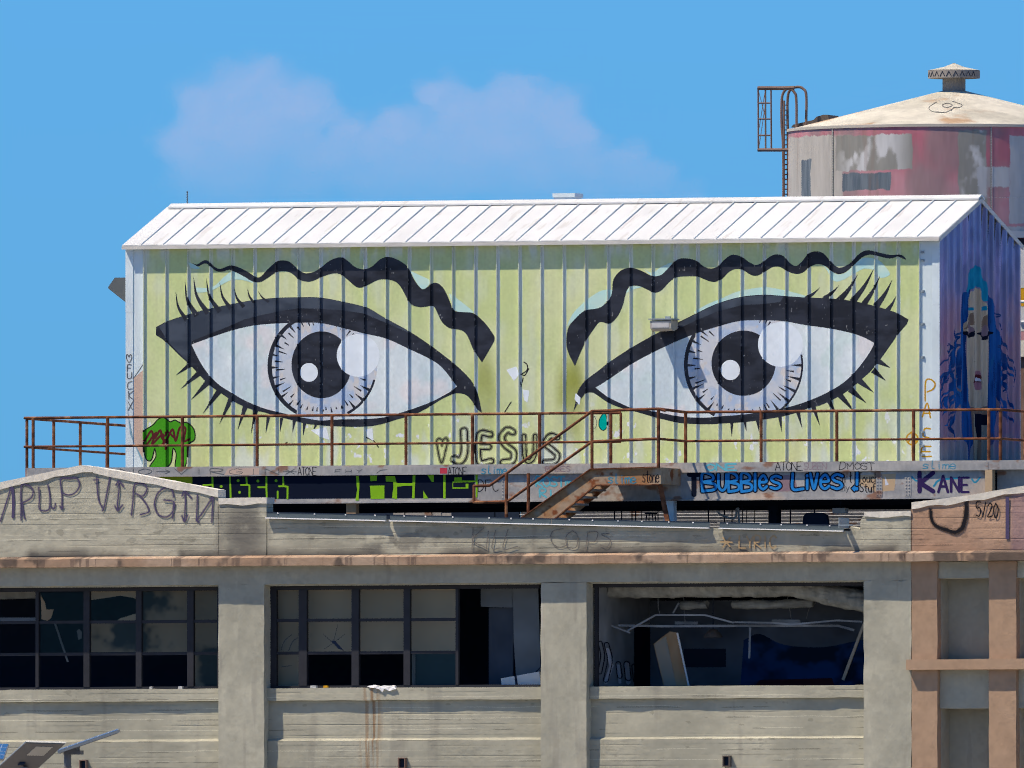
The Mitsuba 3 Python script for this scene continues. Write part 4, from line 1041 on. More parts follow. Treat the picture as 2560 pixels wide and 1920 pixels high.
KG = [sc([(1800, 240), (1830, 240), (1835, 330), (1828, 485), (1795, 485), (1812, 380)], 440, 1130), sc([(1940, 235), (2012, 235), (2010, 288), (1945, 292)], 440, 1130), sc([(1940, 338), (2085, 335), (2085, 468), (1950, 470)], 440, 1130),
      sc([(2098, 240), (2190, 240), (2212, 330), (2175, 340), (2170, 300), (2100, 295)], 440, 1130), sc([(2175, 330), (2212, 330), (2212, 470), (2185, 470)], 440, 1130), sc([(20, 310), (205, 310), (208, 235), (235, 235), (228, 465), (200, 465), (205, 338), (110, 340), (35, 350), (30, 460), (0, 465)], 980, 1130),
      sc([(355, 232), (420, 230), (420, 300), (400, 300)], 980, 1130), sc([(312, 385), (365, 465), (315, 465)], 980, 1130), sc([(512, 228), (538, 228), (538, 465), (512, 465)], 980, 1130), sc([(625, 255), (700, 252), (702, 285), (835, 285), (835, 225), (858, 225), (855, 455), (840, 455), (838, 300), (612, 305), (612, 352), (738, 355), (738, 318), (765, 318), (765, 365), (605, 368), (605, 295), (625, 292)], 980, 1130)]
for l in KG: paint(PF, 'painted_letter', Polygon(l).buffer(0), YB, 'p_green', lift=0.008)
tagk('DFC', 1196, 1246, 1200, 1228, 2.0, 'p_black', YB, gap=0.25)
tagk('ROSTm', 1340, 1430, 1192, 1216, 4.2, 'p_cyan', YB, 'light blue sprayed scrawl on the grey beam', gap=0.12)
tagk('Ri', 1350, 1385, 1222, 1242, 4.5, 'p_cyan', YB, gap=0.3)
# blue bubble words
BL = [('T', 1724, 1746, 1186, 1236), ('B', 1756, 1790, 1184, 1228), ('U', 1796, 1816, 1186, 1226), ('B', 1822, 1848, 1184, 1229), ('B', 1854, 1880, 1184, 1229), ('I', 1884, 1892, 1184, 1226), ('e', 1897, 1918, 1166, 1223), ('S', 1927, 1952, 1190, 1222),
      ('L', 1982, 2008, 1184, 1222), ('i', 2012, 2024, 1180, 1222), ('V', 2026, 2044, 1184, 1222), ('e', 2050, 2074, 1164, 1222), ('S', 2080, 2106, 1186, 1222), ('!', 2138, 2148, 1182, 1224)]
outer, inner = [], []
for ch, x0, x1, y0, y1 in BL:
    lines = [[(x0 + (x1 - x0) * a, y0 + (y1 - y0) * b) for a, b in l] for l in FONT[ch]]
    outer.append(stroke(lines, 13, 0, 0, 1)); inner.append(stroke(lines, 6.6, 0, 0, 1) if ch != 'T' else Polygon())
star = Polygon([(2136, 1214), (2143, 1221), (2136, 1229), (2129, 1221)])
allin = unary_union(inner + [star]); allout = unary_union(outer + [star.buffer(3)])
for q in polys(allout.difference(allin.buffer(-0.2))): paint(PF, 'letter_outline', q, YB, 'p_navy', 'black spray outline of the blue bubble words')
for q in polys(allin): paint(PF, 'painted_letter', q, YB, 'p_blue', lift=0.005)
tagk("n't", 2106, 2130, 1178, 1206, 2.2, 'p_black', YB, gap=0.2)
tagk('Touch', 2146, 2196, 1182, 1206, 2.4, 'p_black', YB, 'black handwritten words on the beam', gap=0.2)
tagk('my', 2102, 2124, 1208, 1228, 2.0, 'p_pencil', YB, gap=0.1)
tagk('Stuff', 2150, 2200, 1208, 1230, 2.6, 'p_black', YB, gap=0.2)
for i, (ch, x0, x1, y0, y1, w) in enumerate((('K', 2299, 2333, 1182, 1228, 11), ('A', 2346, 2370, 1190, 1230, 6.5), ('N', 2378, 2398, 1194, 1229, 6.5), ('E', 2404, 2422, 1194, 1230, 5))):
    g = unary_union([LineString([(x0 + (x1 - x0) * a, y0 + (y1 - y0) * b) for a, b in l]).buffer(w / 2, quad_segs=2) for l in FONT[ch]])
    paint(PF, 'painted_letter', g, YB, 'p_purple', 'dark purple letter of the word KANE', lift=0.008)
paint(PF, 'graffiti', unary_union([stroke([(2280, 1192), (2290, 1202), (2300, 1198)], 4, 0, 0, 1), stroke([(2335, 1215), (2350, 1200), (2400, 1195)], 5, 0, 0, 1)]), YB, 'p_teal')
paint(PF, 'graffiti', stroke([(2430, 1198), (2438, 1206), (2450, 1194)], 4, 0, 0, 1), YB, 'p_teal')
paint(PF, 'graffiti', Polygon([(2212, 1190), (2222, 1212), (2213, 1214)]), YB, 'p_white')
paint(PF, 'paint_patch', Polygon([(2140, 1188), (2240, 1184), (2236, 1226), (2190, 1230), (2150, 1212)]), YB, 'p_tan', lift=0.003)
paint(PF, 'paint_patch', Polygon([(1935, 1190), (1985, 1186), (1995, 1226), (1940, 1230)]), YB, 'p_mauve', lift=0.003)
paint(PF, 'paint_patch', Polygon([(570, 1171), (648, 1170), (648, 1187), (560, 1188)]), YT, 'p_pinktan', lift=0.003)

# ------------------------------------------------------------------ rusty guard rail round the walkway
RL = thing('guard_railing', 'rusty two-bar pipe railing along the front edge of the steel deck', 'railing')
RT, RM = 0.027, 0.024
yr = YW + 0.04
zt_, zm_ = Z(1040, yr, 640), Z(1112, yr, 640)
xA, xB, xC, xD = X(60, yr), X(1552, yr), X(1714, yr), X(2500, yr)
yb = 4.6
def rail(parent, name, pts, r): add(parent, name, tube(pts, r), 'm_rust', smooth=40)
rail(RL, 'top_rail', [(xA, yr, zt_), (xB, yr, zt_)], RT)
rail(RL, 'mid_rail', [(xA, yr, zm_), (xB, yr, zm_)], RM)
rail(RL, 'end_loop', [(xB, yr, zt_ + 0.001), (xB, yr, zm_ - 0.001)], RT)
rail(RL, 'top_rail', [(xC, yr, zt_), (xD, yr, zt_), (xD, yb, zt_)], RT)
rail(RL, 'mid_rail', [(xC, yr, zm_), (xD, yr, zm_), (xD, yb, zm_)], RM)
rail(RL, 'top_rail', [(xA + .05, yr + 0.02, zt_ - 0.01), (xA + .05, yr + 6.6, zt_ - 0.01)], RT)
rail(RL, 'mid_rail', [(xA + .05, yr + 0.02, zm_ - 0.01), (xA + .05, yr + 6.6, zm_ - 0.01)], RM)
for px in (83, 269, 456, 643, 830, 1015, 1181, 1349, 1527, 1714, 1903, 2092, 2284, 2472):
    x = X(px, yr)
    rail(RL, 'post', [(x, yr, zb + 0.02), (x, yr, zt_)], 0.034)
for i in range(5):
    y = yr + 0.03 + 1.6 * i
    rail(RL, 'post', [(xA + .05, y, zb + 0.02), (xA + .05, y, zt_ - 0.01)], 0.032)
    if i < 4: rail(RL, 'post', [(xD, y, zb + 0.02), (xD, y, zt_)], 0.034)

# ------------------------------------------------------------------ rusty stair with landing
ST = thing('steel_stair', 'rusty steel stair with a landing climbing from the flat roof to the deck', 'stair')
YS, YS2 = -2.30, -1.45
p = [XZ(a, b, YS) for a, b in [(1305, 1296), (1478, 1174), (1650, 1169), (1650, 1210), (1492, 1211), (1388, 1296)]]
zbt = ZROOF
str_poly = Polygon(p + [(p[5][0] - 0.30, zbt), (p[0][0] - 0.30, zbt)]).buffer(0)
add(ST, 'stringer', prism(str_poly, YS, YS + 0.02), 'm_rustplate', label='rust streaked front side plate of the stair')
off = 0.0
add(ST, 'stringer', prism(str_poly, YS2, YS2 + 0.02), 'm_rustplate')
fl = []
for a, b in zip(p[:3], p[1:3]): fl.append(bar((a[0], YS - 0.02, a[1] + 0.012), (b[0], YS - 0.02, b[1] + 0.012), 0.09, 0.02))
for a, b in zip(p[3:5], p[4:6]): fl.append(bar((a[0], YS - 0.02, a[1] - 0.012), (b[0], YS - 0.02, b[1] - 0.012), 0.09, 0.02))
for i, m in enumerate(fl): add(ST, 'flange', m, 'm_rust')
lz = p[2][1]
add(ST, 'landing', [bx(p[1][0], p[2][0], YS + 0.021, YW, lz - 0.06, lz - 0.01)], 'm_rustplate')
add(ST, 'landing_side', [bx(p[2][0] - 0.001, p[2][0] + 0.02, YS, YW - 0.02, p[3][1], lz + 0.003)], 'm_rustplate')
x0, z0 = p[5][0], p[5][1]; x1, z1 = p[4][0], p[4][1]
for i in range(6):
    t = -0.05 + i * 0.21
    xx, zz = x0 + (x1 - x0) * t, z0 + (z1 - z0) * t
    add(ST, 'tread', [bx(xx - 0.20, xx + 0.10, YS + 0.03, YS2 - 0.005, zz + 0.02, zz + 0.055), bx(xx - 0.205, xx - 0.196, YS + 0.03, YS2 - 0.005, zz - 0.02, zz + 0.019)], 'm_steel')
br = [XZ(1650, 1212, YS + .2), XZ(1678, 1310, YS + .2)]
add(ST, 'brace', bar((br[0][0], YS + 0.2, br[0][1]), (br[1][0], YS + 0.2, br[1][1] - .3), 0.05, 0.09), 'm_rust')
yh = YS + 0.04
def h(px, py): 
    q = XZ(px, py, yh); return (q[0], yh, q[1])
rail(ST, 'handrail', [h(1714 - 50, 1027), h(1646, 1022), h(1480, 1028), h(1267, 1183), h(1224, 1214), h(1185, 1215), h(1185, 1256), h(1265, 1254), h(1271, 1252), h(1480, 1104), h(1646, 1097)], 0.029)
rail(ST, 'handrail', [h(1646, 1022), (xC, yr - 0.03, zt_)], 0.029)
rail(ST, 'handrail', [h(1646, 1097), (xC, yr - 0.03, zm_)], 0.026)
for a, b, c in ((1480, 1028, 1173), (1646, 1022, 1170), (1266, 1184, 1300), (1321, 1183, 1288)):
    rail(ST, 'post', [h(a, b), h(a, c)], 0.034)
g = word('slime', 1520, 1590, 1184, 1208, 2.6, gap=0.05)
k = paint(ST, 'graffiti', g, YS, 'p_teal', 'teal cursive tag on the landing'); labels[k]['kind'] = 'stuff'
g = word('stone', 1606, 1648, 1174, 1206, 2.2, gap=0.0)
k = paint(ST, 'graffiti', g, YS, 'p_black', 'black looping tag on the landing'); labels[k]['kind'] = 'stuff'

# ------------------------------------------------------------------ the concrete building in front
CB = thing('concrete_building', 'abandoned grey concrete building with broken ribbon windows and a stepped parapet', 'building')
YF = -6.0                                        # face of the pillars
GZ = GROUND
ZL = Z(1461, YF, 700)                            # underside of the lintel
ZC0, ZC1 = Z(1417, -6.32, 300), Z(1394.5, -6.32, 300)
ZSILL, ZSILL0 = Z(1719, -5.8, 1000), Z(1750, -5.8, 1000)
ZLED = Z(1851, -5.79, 1000)
XW0 = X(-760, YF)
PIL = [(X(-520, YF), X(-405, YF)), (X(546, YF), X(660, YF)), (X(1352, YF), X(1466, YF)), (X(2159, YF), X(2278, YF))]
XE = X(2278, YF) + 4.2
for a, b in PIL:
    add(CB, 'pillar', rough(bx(a, b, YF, -5.45, GZ, ZL - 0.003), 0.16, 0.014, 3), 'm_pillar', smooth=30)
add(CB, 'lintel', rough(bx(XW0, PIL[3][1], YF + 0.006, -5.45, ZL, ZC0 + 0.02), 0.25, 0.010, 5), 'm_pillar', smooth=30)
bays = [(XW0, PIL[0][0]), (PIL[0][1], PIL[1][0]), (PIL[1][1], PIL[2][0]), (PIL[2][1], PIL[3][0])]
for i, (a, b) in enumerate(bays):
    add(CB, 'sill', rough(bx(a + 0.002, b - 0.002, -5.82, -5.40, ZSILL0, ZSILL), 0.12, 0.012, 11 + i), 'm_concrete', smooth=30)
    add(CB, 'spandrel', rough(bx(a + 0.002, b - 0.002, -5.715, -5.45, ZLED + 0.04, ZSILL0 - 0.002), 0.10, 0.022, 21 + i, (0, 1, 0), 1.3), 'm_concrete', smooth=40)
    pr = Polygon([(-5.80, GZ), (-5.80, ZLED), (-5.712, ZLED + 0.05), (-5.45, ZLED + 0.05), (-5.45, GZ)])
    add(CB, 'base_panel', rough(prism_x(pr, a + 0.002, b - 0.002), 0.12, 0.014, 31 + i, (0, 1, 1)), 'm_concrete', smooth=30)
# drip lip under the lintel of each bay
for a, b in bays[1:]:
    add(CB, 'drip_lip', [bx(a + 0.05, b - 0.05, YF + 0.12, YF + 0.16, ZL - 0.03, ZL - 0.003)], 'm_pillar')
# cornice band
cp = Polygon([(-6.32, ZC0), (-6.32, ZC1 - 0.02), (-6.0, ZC1 + 0.03), (-5.6, ZC1 + 0.03), (-5.6, ZC0)])
x = XW0
cuts = [XW0, X(94, -6.3), X(430, -6.3), X(835, -6.3), X(1270, -6.3), X(1720, -6.3), X(2262, -6.3), XE]
for a, b in zip(cuts[:-1], cuts[1:]):
    add(CB, 'cornice', rough(prism_x(cp, a + 0.003, b - 0.003), 0.14, 0.012, int(abs(a) * 10)), 'm_cornice', smooth=30)
# parapets: stepped, with coping
def par(pts, Y=YF + 0.004):
    return Polygon([XZ(a, b, Y) for a, b in pts])
ZP = ZC1 + 0.02
def parapet(name, top, bsdf, Y=YF + 0.004, th=0.40, seed=0):
    q = [XZ(a, b, Y) for a, b in top]
    g = Polygon([(q[0][0], ZP)] + q + [(q[-1][0], ZP)])
    add(CB, name, rough(prism(g, Y, Y + th), 0.14, 0.015, seed, (0, 1, 0.4)), bsdf, smooth=30)
def coping(line, drop, bsdf='m_coping', Y=YF - 0.03, th=0.46, seed=0):
    top = [XZ(a, b, Y) for a, b in line]
    bot = [XZ(a, b + drop + 2.5 * math.sin(a * 0.07 + seed), Y) for a, b in [p for l0, l1 in zip(line[:-1], line[1:]) for p in [(l0[0] + (l1[0] - l0[0]) * t, l0[1] + (l1[1] - l0[1]) * t) for t in np.linspace(0, 1, 7)]][::-1]]
    g = Polygon(top + bot).buffer(0)
    add(CB, 'coping', rough(prism(g, Y, Y + th), 0.10, 0.012, seed + 50), bsdf, smooth=30)
parapet('parapet', [(-760, 1405), (-400, 1330), (0, 1220), (205, 1172), (545, 1236)], 'm_concrete', seed=1)
coping([(-400, 1300), (0, 1205), (205, 1163), (232, 1166)], 17, seed=1)
coping([(232.5, 1166), (545, 1224)], 18, seed=2)
parapet('parapet', [(546, 1256), (666, 1254)], 'm_concrete', seed=3)
coping([(546, 1245), (667, 1243.5)], 17, seed=3)
parapet('parapet', [(668, 1291), (980, 1299), (1400, 1311), (2122, 1327), (2158, 1327)], 'm_concrete', seed=4)
parapet('parapet', [(2126, 1316), (2150, 1322), (2152, 1300), (2158, 1290), (2159, 1292), (2277, 1288)], 'm_concrete', seed=5)
coping([(2161, 1279), (2277, 1277)], 14, seed=4)
parapet('parapet', [(2279, 1268), (2410, 1252), (2560, 1227), (2800, 1150), (3000, 1215)], 'm_pink', seed=6)
coping([(2279, 1255), (2410, 1240), (2560, 1214), (2800, 1137)], 16, seed=5)
# sheet-metal flashing over the low parapet
fl_top = lambda px: 1280 + (px - 666) * (1313 - 1280) / (2110 - 666)
for a, b in ((666, 966), (975, 1377), (1378.5, 1774), (1799, 2110)):
    Yf = YF - 0.05
    q = [XZ(a, fl_top(a) + 1, Yf), XZ(b, fl_top(b) + 1, Yf), XZ(b, fl_top(b) + 14, Yf), XZ(a, fl_top(a) + 14, Yf)]
    add(CB, 'flashing', prism(Polygon(q), Yf, Yf + 0.012), 'm_flash')
    e = [(q[3][0], Yf - 0.035, q[3][1] - 0.008), (q[2][0], Yf - 0.035, q[2][1] - 0.008)]
    add(CB, 'drip_edge', bar(e[0], e[1], 0.075, 0.020), 'm_galv_edge')
    add(CB, 'flashing_top', bar((q[0][0], Yf + 0.24, q[0][1] + .006), (q[1][0], Yf + 0.24, q[1][1] + .006), 0.5, 0.012), 'm_dark')
    n = int((b - a) / 62)
    for i in range(n):
        t = (i + 0.5) / n + RNG.uniform(-.04, .04)
        s = trimesh.creation.icosphere(1, 0.016)
        s.apply_translation([q[0][0] + (q[1][0] - q[0][0]) * t, Yf - 0.004, q[0][1] + (q[1][1] - q[0][1]) * t - 0.01])
        add(CB, 'screw', s, 'm_galv_edge')
sx, sz = XZ(2111, 1300, YF - 0.05)
add(CB, 'scupper', [bx(sx, sx + 0.015, YF - 0.42, YF + 0.2, sz - 0.16, sz + 0.04), bx(sx - 0.002, sx + 0.30, YF - 0.44, YF - 0.421, sz - 0.12, sz - 0.10)], 'm_galv', label='bent sheet metal end of the flashing')
# roof slab
add(CB, 'roof_slab', [bx(XW0, XE + 2, YF + 0.42, 30, ZROOF - 0.25, ZROOF)], 'm_interior_pale')

# windows: frames, mullions, panes
YG = -5.56
def window(name, x0, x1, mulls, bars, panes, ztop, zbot, lab):
    """one steel window; mulls (px0, px1) upright bars, bars (py) rails, panes {(col,row)}"""
    w = f'{CB}__{name}'
    i = _next.get(w, 0); _next[w] = i + 1
    sub = name if i == 0 else f'{name}_{i:03d}'
    key = f'{CB}__{sub}'
    xs = [X(a, YG) for ab in mulls for a in ab]
    add(CB, sub, [bx(xs[0], x1, YG - 0.04, YG + 0.04, ztop - 0.10, ztop), bx(xs[0], x1, YG - 0.04, YG + 0.04, zbot, zbot + 0.05)], 'm_frame', label=lab)
    for a, b in mulls:
        add(key, 'mullion', [bx(X(a, YG), X(b, YG), YG - 0.055, YG + 0.05, zbot + 0.051, ztop - 0.101)], 'm_frame')
    zs = [ztop - 0.10] + [Z(b, YG, 900 if i else 400) for b in bars] + [zbot + 0.05]
    for c in range(len(mulls) - 1):
        a, b = X(mulls[c][1], YG), X(mulls[c + 1][0], YG)
        for r_ in range(len(zs) - 1):
            if r_ > 0: add(key, 'glazing_bar', [bx(a + .001, b - .001, YG - 0.03, YG + 0.03, zs[r_] - 0.030, zs[r_] + 0.030)], 'm_frame')
            if (c, r_) in panes:
                add(key, 'pane', [bx(a + 0.004, b - 0.004, YG - 0.001, YG + 0.001, zs[r_ + 1] + 0.023, zs[r_] - 0.023)] if False else
                    trimesh.Trimesh(np.array([[a, YG, zs[r_ + 1] + .02], [b, YG, zs[r_ + 1] + .02], [b, YG, zs[r_] - .02], [a, YG, zs[r_] - .02]]), [[0, 1, 2], [0, 2, 3]], process=False), 'm_glass')
    return zs
ztw = ZL - 0.004
W1 = window('window', bays[1][0], bays[1][1] + .15, [(-330, -322), (-215, -205), (-100, -90), (91, 99), (211, 226), (342, 356), (470, 486), (545, 552)], [1554, 1634], {(0, 0), (0, 1), (1, 0), (1, 1), (3, 0), (3, 1), (4, 0), (4, 1), (5, 0), (5, 1), (6, 0), (6, 1), (6, 2)}, ztw, ZSILL, 'broken steel window left of the first pillar')
W2 = window('window', bays[2][0], X(1350, YG), [(677, 693), (749, 769), (881, 899), (1011, 1027), (1141, 1148)], [1550, 1632], {(0, 0), (0, 1), (0, 2), (1, 0), (1, 1), (2, 0), (2, 1), (3, 0), (3, 1), (3, 2)}, ztw, ZSILL, 'steel window with drawn blinds between the first two pillars')
add(CB, 'head_frame', [bx(bays[3][0], bays[3][1], YG - 0.04, YG + 0.04, ztw - 0.09, ztw), bx(bays[3][0] + 0.03, bays[3][0] + 0.10, YG - 0.04, YG + 0.04, ZSILL, ztw - 0.091)], 'm_frame')
# blinds hang behind the glass
YBL = YG + 0.30
def blind(x0, x1, y1, bsdf='m_blind', y0=1462, lab=None):
    a, b = X(x0, YBL), X(x1, YBL)
    add(CB, 'blind', [bx(a, b, YBL, YBL + 0.012, Z(y1, YBL, (x0 + x1) / 2), Z(y0, YBL, (x0 + x1) / 2))], bsdf, label=lab)
blind(690, 766, 1722); blind(767, 896, 1630); blind(897, 1024, 1628); blind(1025, 1143, 1628); 
blind(488, 562, 1722, 'm_blind_dirty'); blind(356, 486, 1634, 'm_blind_dirty')
wav = Polygon([(228, 1462), (352, 1462), (352, 1500), (330, 1494), (300, 1489), (270, 1494), (228, 1500)])
add(CB, 'blind', prism(on_plane(wav, YBL), YBL, YBL + 0.012), 'm_blind', label='torn blind with a wavy lower edge')
wav = Polygon([(286, 1556), (300, 1546), (352, 1530), (352, 1556)])
add(CB, 'blind', prism(on_plane(wav, YBL), YBL, YBL + 0.012), 'm_blind')
blind(228, 352, 1630, 'm_blind_dirty', 1557)
torn = Polygon([(102, 1490), (112, 1505), (116, 1524), (134, 1523), (128, 1545), (118, 1552), (104, 1548)])
add(CB, 'torn_paper', prism(on_plane(torn, YBL), YBL, YBL + 0.01), 'p_tan', label='torn brown paper behind the window')
torn = Polygon([(192, 1578), (198, 1572), (205, 1580), (204, 1596), (196, 1600)])
add(CB, 'torn_paper', prism(on_plane(torn, YBL), YBL, YBL + 0.01), 'm_interior_pale')
add(CB, 'ceiling_strip', prism(on_plane(Polygon([(-40, 1472), (86, 1472), (94, 1495), (-40, 1499)]), YBL + .6), YBL + .6, YBL + .9), 'm_foil')
add(CB, 'inner_rail', prism(on_plane(Polygon([(-60, 1544), (93, 1544), (93, 1555), (-60, 1555)]), YBL + .1), YBL + .1, YBL + .14), 'm_interior_pale')
add(CB, 'inner_prop', prism(on_plane(Polygon([(134, 1556), (139, 1556), (172, 1655), (167, 1655)]), YBL + .1), YBL + .1, YBL + .12), 'm_interior_pale')
# bullet crack in the second pane
crk = unary_union([stroke([[(833, 1608), (845, 1560)], [(833, 1608), (864, 1584)], [(833, 1608), (808, 1585)], [(833, 1608), (812, 1622)], [(833, 1608), (860, 1628)]], 1.1, 0, 0, 1, False), Polygon([(828, 1602), (838, 1602), (860, 1626), (846, 1622)])])
k = paint(CB, 'crack', crk, YG, 'm_dark', 'star shaped crack with a hole in the glass', lift=0.004)
k = paint(CB, 'smear', stroke([[(703, 1624), (712, 1602), (730, 1586)], [(722, 1626), (732, 1604), (745, 1594)], [(705, 1667), (728, 1664)]], 1.6, 0, 0, 1), YG, 'm_dark', lift=0.004)
labels.setdefault(k, {})['kind'] = 'stuff'
add(CB, 'inner_board', prism(on_plane(sbox(1039, 1633, 1142, 1718), YBL), YBL, YBL + 0.02), 'p_blueboard', label='dull blue board behind the lowest pane')
add(CB, 'inner_board', prism(on_plane(sbox(1030, 1636, 1038, 1712), YBL - .03), YBL - .03, YBL), 'm_interior_pale')

# rooms behind
ZFL, ZCE = ZSILL - 0.9, ZL + 0.12
YBK = -1.2
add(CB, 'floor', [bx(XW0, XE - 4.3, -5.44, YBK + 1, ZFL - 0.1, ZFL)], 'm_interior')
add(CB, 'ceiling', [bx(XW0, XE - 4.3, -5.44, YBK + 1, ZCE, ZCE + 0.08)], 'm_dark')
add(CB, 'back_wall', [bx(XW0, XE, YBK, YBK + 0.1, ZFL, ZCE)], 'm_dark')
XP3 = X(1483, -5.56)
add(CB, 'partition', [bx(XP3 - 0.02, XP3 + 0.06, -5.44, YBK, ZFL, ZCE)], 'm_partition', label='pale partition wall in the open right bay')
add(CB, 'partition', [bx(XE - 4.4, XE - 4.3, -5.44, YBK, ZFL, ZCE)], 'm_interior')
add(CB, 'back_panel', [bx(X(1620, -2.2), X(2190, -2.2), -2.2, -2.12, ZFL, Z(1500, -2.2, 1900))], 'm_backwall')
paint(CB, 'wall_paint', Polygon(smooth_line([(1860, 1600), (1900, 1585), (1960, 1612), (2060, 1618), (2170, 1600), (2190, 1640), (2190, 1730), (1850, 1730)], 4)), -2.2, 'm_blue_wall', 'blue paint on the wall deep inside the room', lift=0.01)
paint(CB, 'wall_paint', sbox(1710, 1622, 1815, 1668), -2.2, 'm_dark', lift=0.01)
paint(CB, 'wall_paint', Polygon([(1900, 1700), (2080, 1695), (2090, 1722), (1880, 1722)]), -2.2, 'p_maroon', lift=0.012)
# bay two, right part: half open dark door, pale board, fallen unit
add(CB, 'pale_board', prism(on_plane(Polygon([(1282, 1466), (1345, 1466), (1352, 1690), (1290, 1690), (1284, 1600)]), -4.9), -4.9, -4.86), 'm_interior_pale', label='pale board standing inside the broken window')
add(CB, 'ceiling_panel', prism(on_plane(Polygon([(1202, 1466), (1282, 1466), (1282, 1519), (1202, 1517)]), -4.8), -4.8, -4.76), 'm_interior_pale')
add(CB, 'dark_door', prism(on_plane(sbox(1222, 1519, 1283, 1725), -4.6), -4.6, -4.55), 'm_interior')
# graffiti on the partition of the right bay: loops drawn on the wall that runs back into the room
def on_part(g):
    def f(px, py, z=None):
        px, py = np.asarray(px, float), np.asarray(py, float)
        d = R_[:, None] * (px - CXP) / FPX + UP[:, None] * (CYP - py) / FPX + LOOK[:, None]
        p = CAM[:, None] + d * ((XP3 + 0.06 - CAM[0]) / d[0])
        return p[1], p[2]
    return stransform(f, g)
loops = unary_union([outlined([[(1500, 1608), (1506, 1640), (1499, 1680)]], 10, 2), outlined([[(1516, 1612), (1524, 1650), (1514, 1700)]], 12, 2), outlined([[(1545, 1660), (1549, 1690)]], 12, 2), outlined([[(1566, 1660), (1570, 1695)]], 14, 2), outlined([[(1584, 1665), (1588, 1700)]], 10, 2)])
pale = unary_union([LineString([(1518, 1625), (1528, 1665), (1514, 1705)]).buffer(5), LineString([(1545, 1665), (1549, 1705)]).buffer(4), LineString([(1566, 1662), (1570, 1705)]).buffer(6)])
for g, m in ((loops, 'p_navy'), (pale.difference(loops), 'p_white')):
    q = sheet(on_part(g), lambda s, z: (np.full_like(s, XP3 + 0.066), s, z))
    add(CB, 'wall_graffiti', q, m, kind='stuff')
q = sheet(on_part(sbox(1585, 1560, 1640, 1720)), lambda s, z: (np.full_like(s, XP3 + 0.064), s, z))
add(CB, 'wall_paint', q, 'p_navy')

# grid facade at the right: salmon ribs and grey infill
zt1, zb1 = Z(1446, -5.77, 2400), Z(1650, -5.77, 2400)
zs1 = Z(1771, -5.93, 2400)
zb_t, zb_b = Z(1648, -6.15, 2400), Z(1674, -6.15, 2400)
ribs = [(X(2279, YF), X(2343, YF)), (X(2472, YF), X(2540, YF)), (X(2664, YF), X(2730, YF))]
for i, (a, b) in enumerate(ribs):
    add(CB, 'salmon_rib', rough(bx(a, b, YF, -5.45, zb_t - 0.01, ZC0 - 0.004), 0.14, 0.010, 70 + i), 'm_salmon', smooth=30)
    add(CB, 'salmon_rib', rough(bx(a, b, YF, -5.45, GZ, zb_b + 0.01), 0.2, 0.010, 80 + i), 'm_salmon', smooth=30)
    add(CB, 'rib_cap', [bx(a - 0.012, b + 0.012, YF - 0.014, YF + 0.1, ZC0 - 0.17, ZC0 - 0.008)], 'm_salmon')
add(CB, 'salmon_belt', rough(bx(X(2270, -6.05), XE, -6.18, -5.45, zb_b, zb_t), 0.14, 0.010, 90), 'm_salmon', smooth=30)
for (a0, b0), (a1, b1) in zip(ribs[:-1], ribs[1:]):
    add(CB, 'infill', rough(bx(b0 + .002, a1 - .002, -5.94, -5.45, zt1, ZC0 - 0.004), 0.2, 0.01, 95), 'm_pillar', smooth=30)
    add(CB, 'infill', [bx(b0 - .3, a1 + .3, -5.30, -5.2, zb_t - 0.01, zt1 + 0.1)], 'm_pillar', label='grey wall set extra deep between salmon ribs to keep it in shade')  # pushed back further than the jamb shows, so shade fills the recess
    add(CB, 'added_reveal', [bx(b0 - .05, b0 + .006, -5.77, -5.301, zb_t, zt1 - .002)], 'm_pillar')  # grey cover added over the jamb to pass as shaded infill
    add(CB, 'infill', rough(bx(b0 + .002, a1 - .002, -5.84, -5.45, zs1, zb_b - 0.002), 0.2, 0.01, 97), 'm_pillar', smooth=30)
    add(CB, 'infill', [bx(b0 - .3, a1 + .3, -5.25, -5.15, GZ, zs1 + 0.1)], 'm_pillar')  # lower recess pushed back as well to stay in shade
    add(CB, 'added_reveal', [bx(b0 - .05, b0 + .006, -5.77, -5.251, GZ, zs1 - .002)], 'm_pillar')
add(CB, 'infill', [bx(ribs[2][1], XE, -5.94, -5.45, GZ, ZC0 - .004)], 'm_pillar')
# building body behind the facade
add(CB, 'body', [bx(XW0, XW0 + 0.2, -5.44, 29, GZ, ZROOF - 0.26), bx(XE - 0.2, XE, -5.44, 29, GZ, ZROOF - 0.26), bx(XW0 + 0.2, XE - 0.2, YBK + 1.05, YBK + 1.2, GZ, ZROOF - 0.26)], 'm_concrete')
# drain spouts in the base panels
for px, py, lab in ((1009, 1908, 'rusty square drain spout under the middle window'), (1820, 1903, 'black square drain spout under the open window'), (212, 1914, 'small square drain spout behind the solar panels')):
    x, z = XZ(px, py, -5.8)
    k = f'drain_spout'
    o = thing('drain_spout', lab, 'drain spout')
    add(o, 'shell', [bx(x - 0.075, x - 0.055, -5.93, -5.79, z - 0.11, z + 0.11), bx(x + 0.055, x + 0.075, -5.93, -5.79, z - 0.11, z + 0.11), bx(x - 0.054, x + 0.054, -5.93, -5.79, z - 0.11, z - 0.09), bx(x - 0.054, x + 0.054, -5.93, -5.79, z + 0.09, z + 0.11)], 'm_brown_iron' if px < 1500 else 'm_iron')
    add(o, 'throat', [bx(x - 0.054, x + 0.054, -5.84, -5.815, z - 0.089, z + 0.089)], 'm_dark')
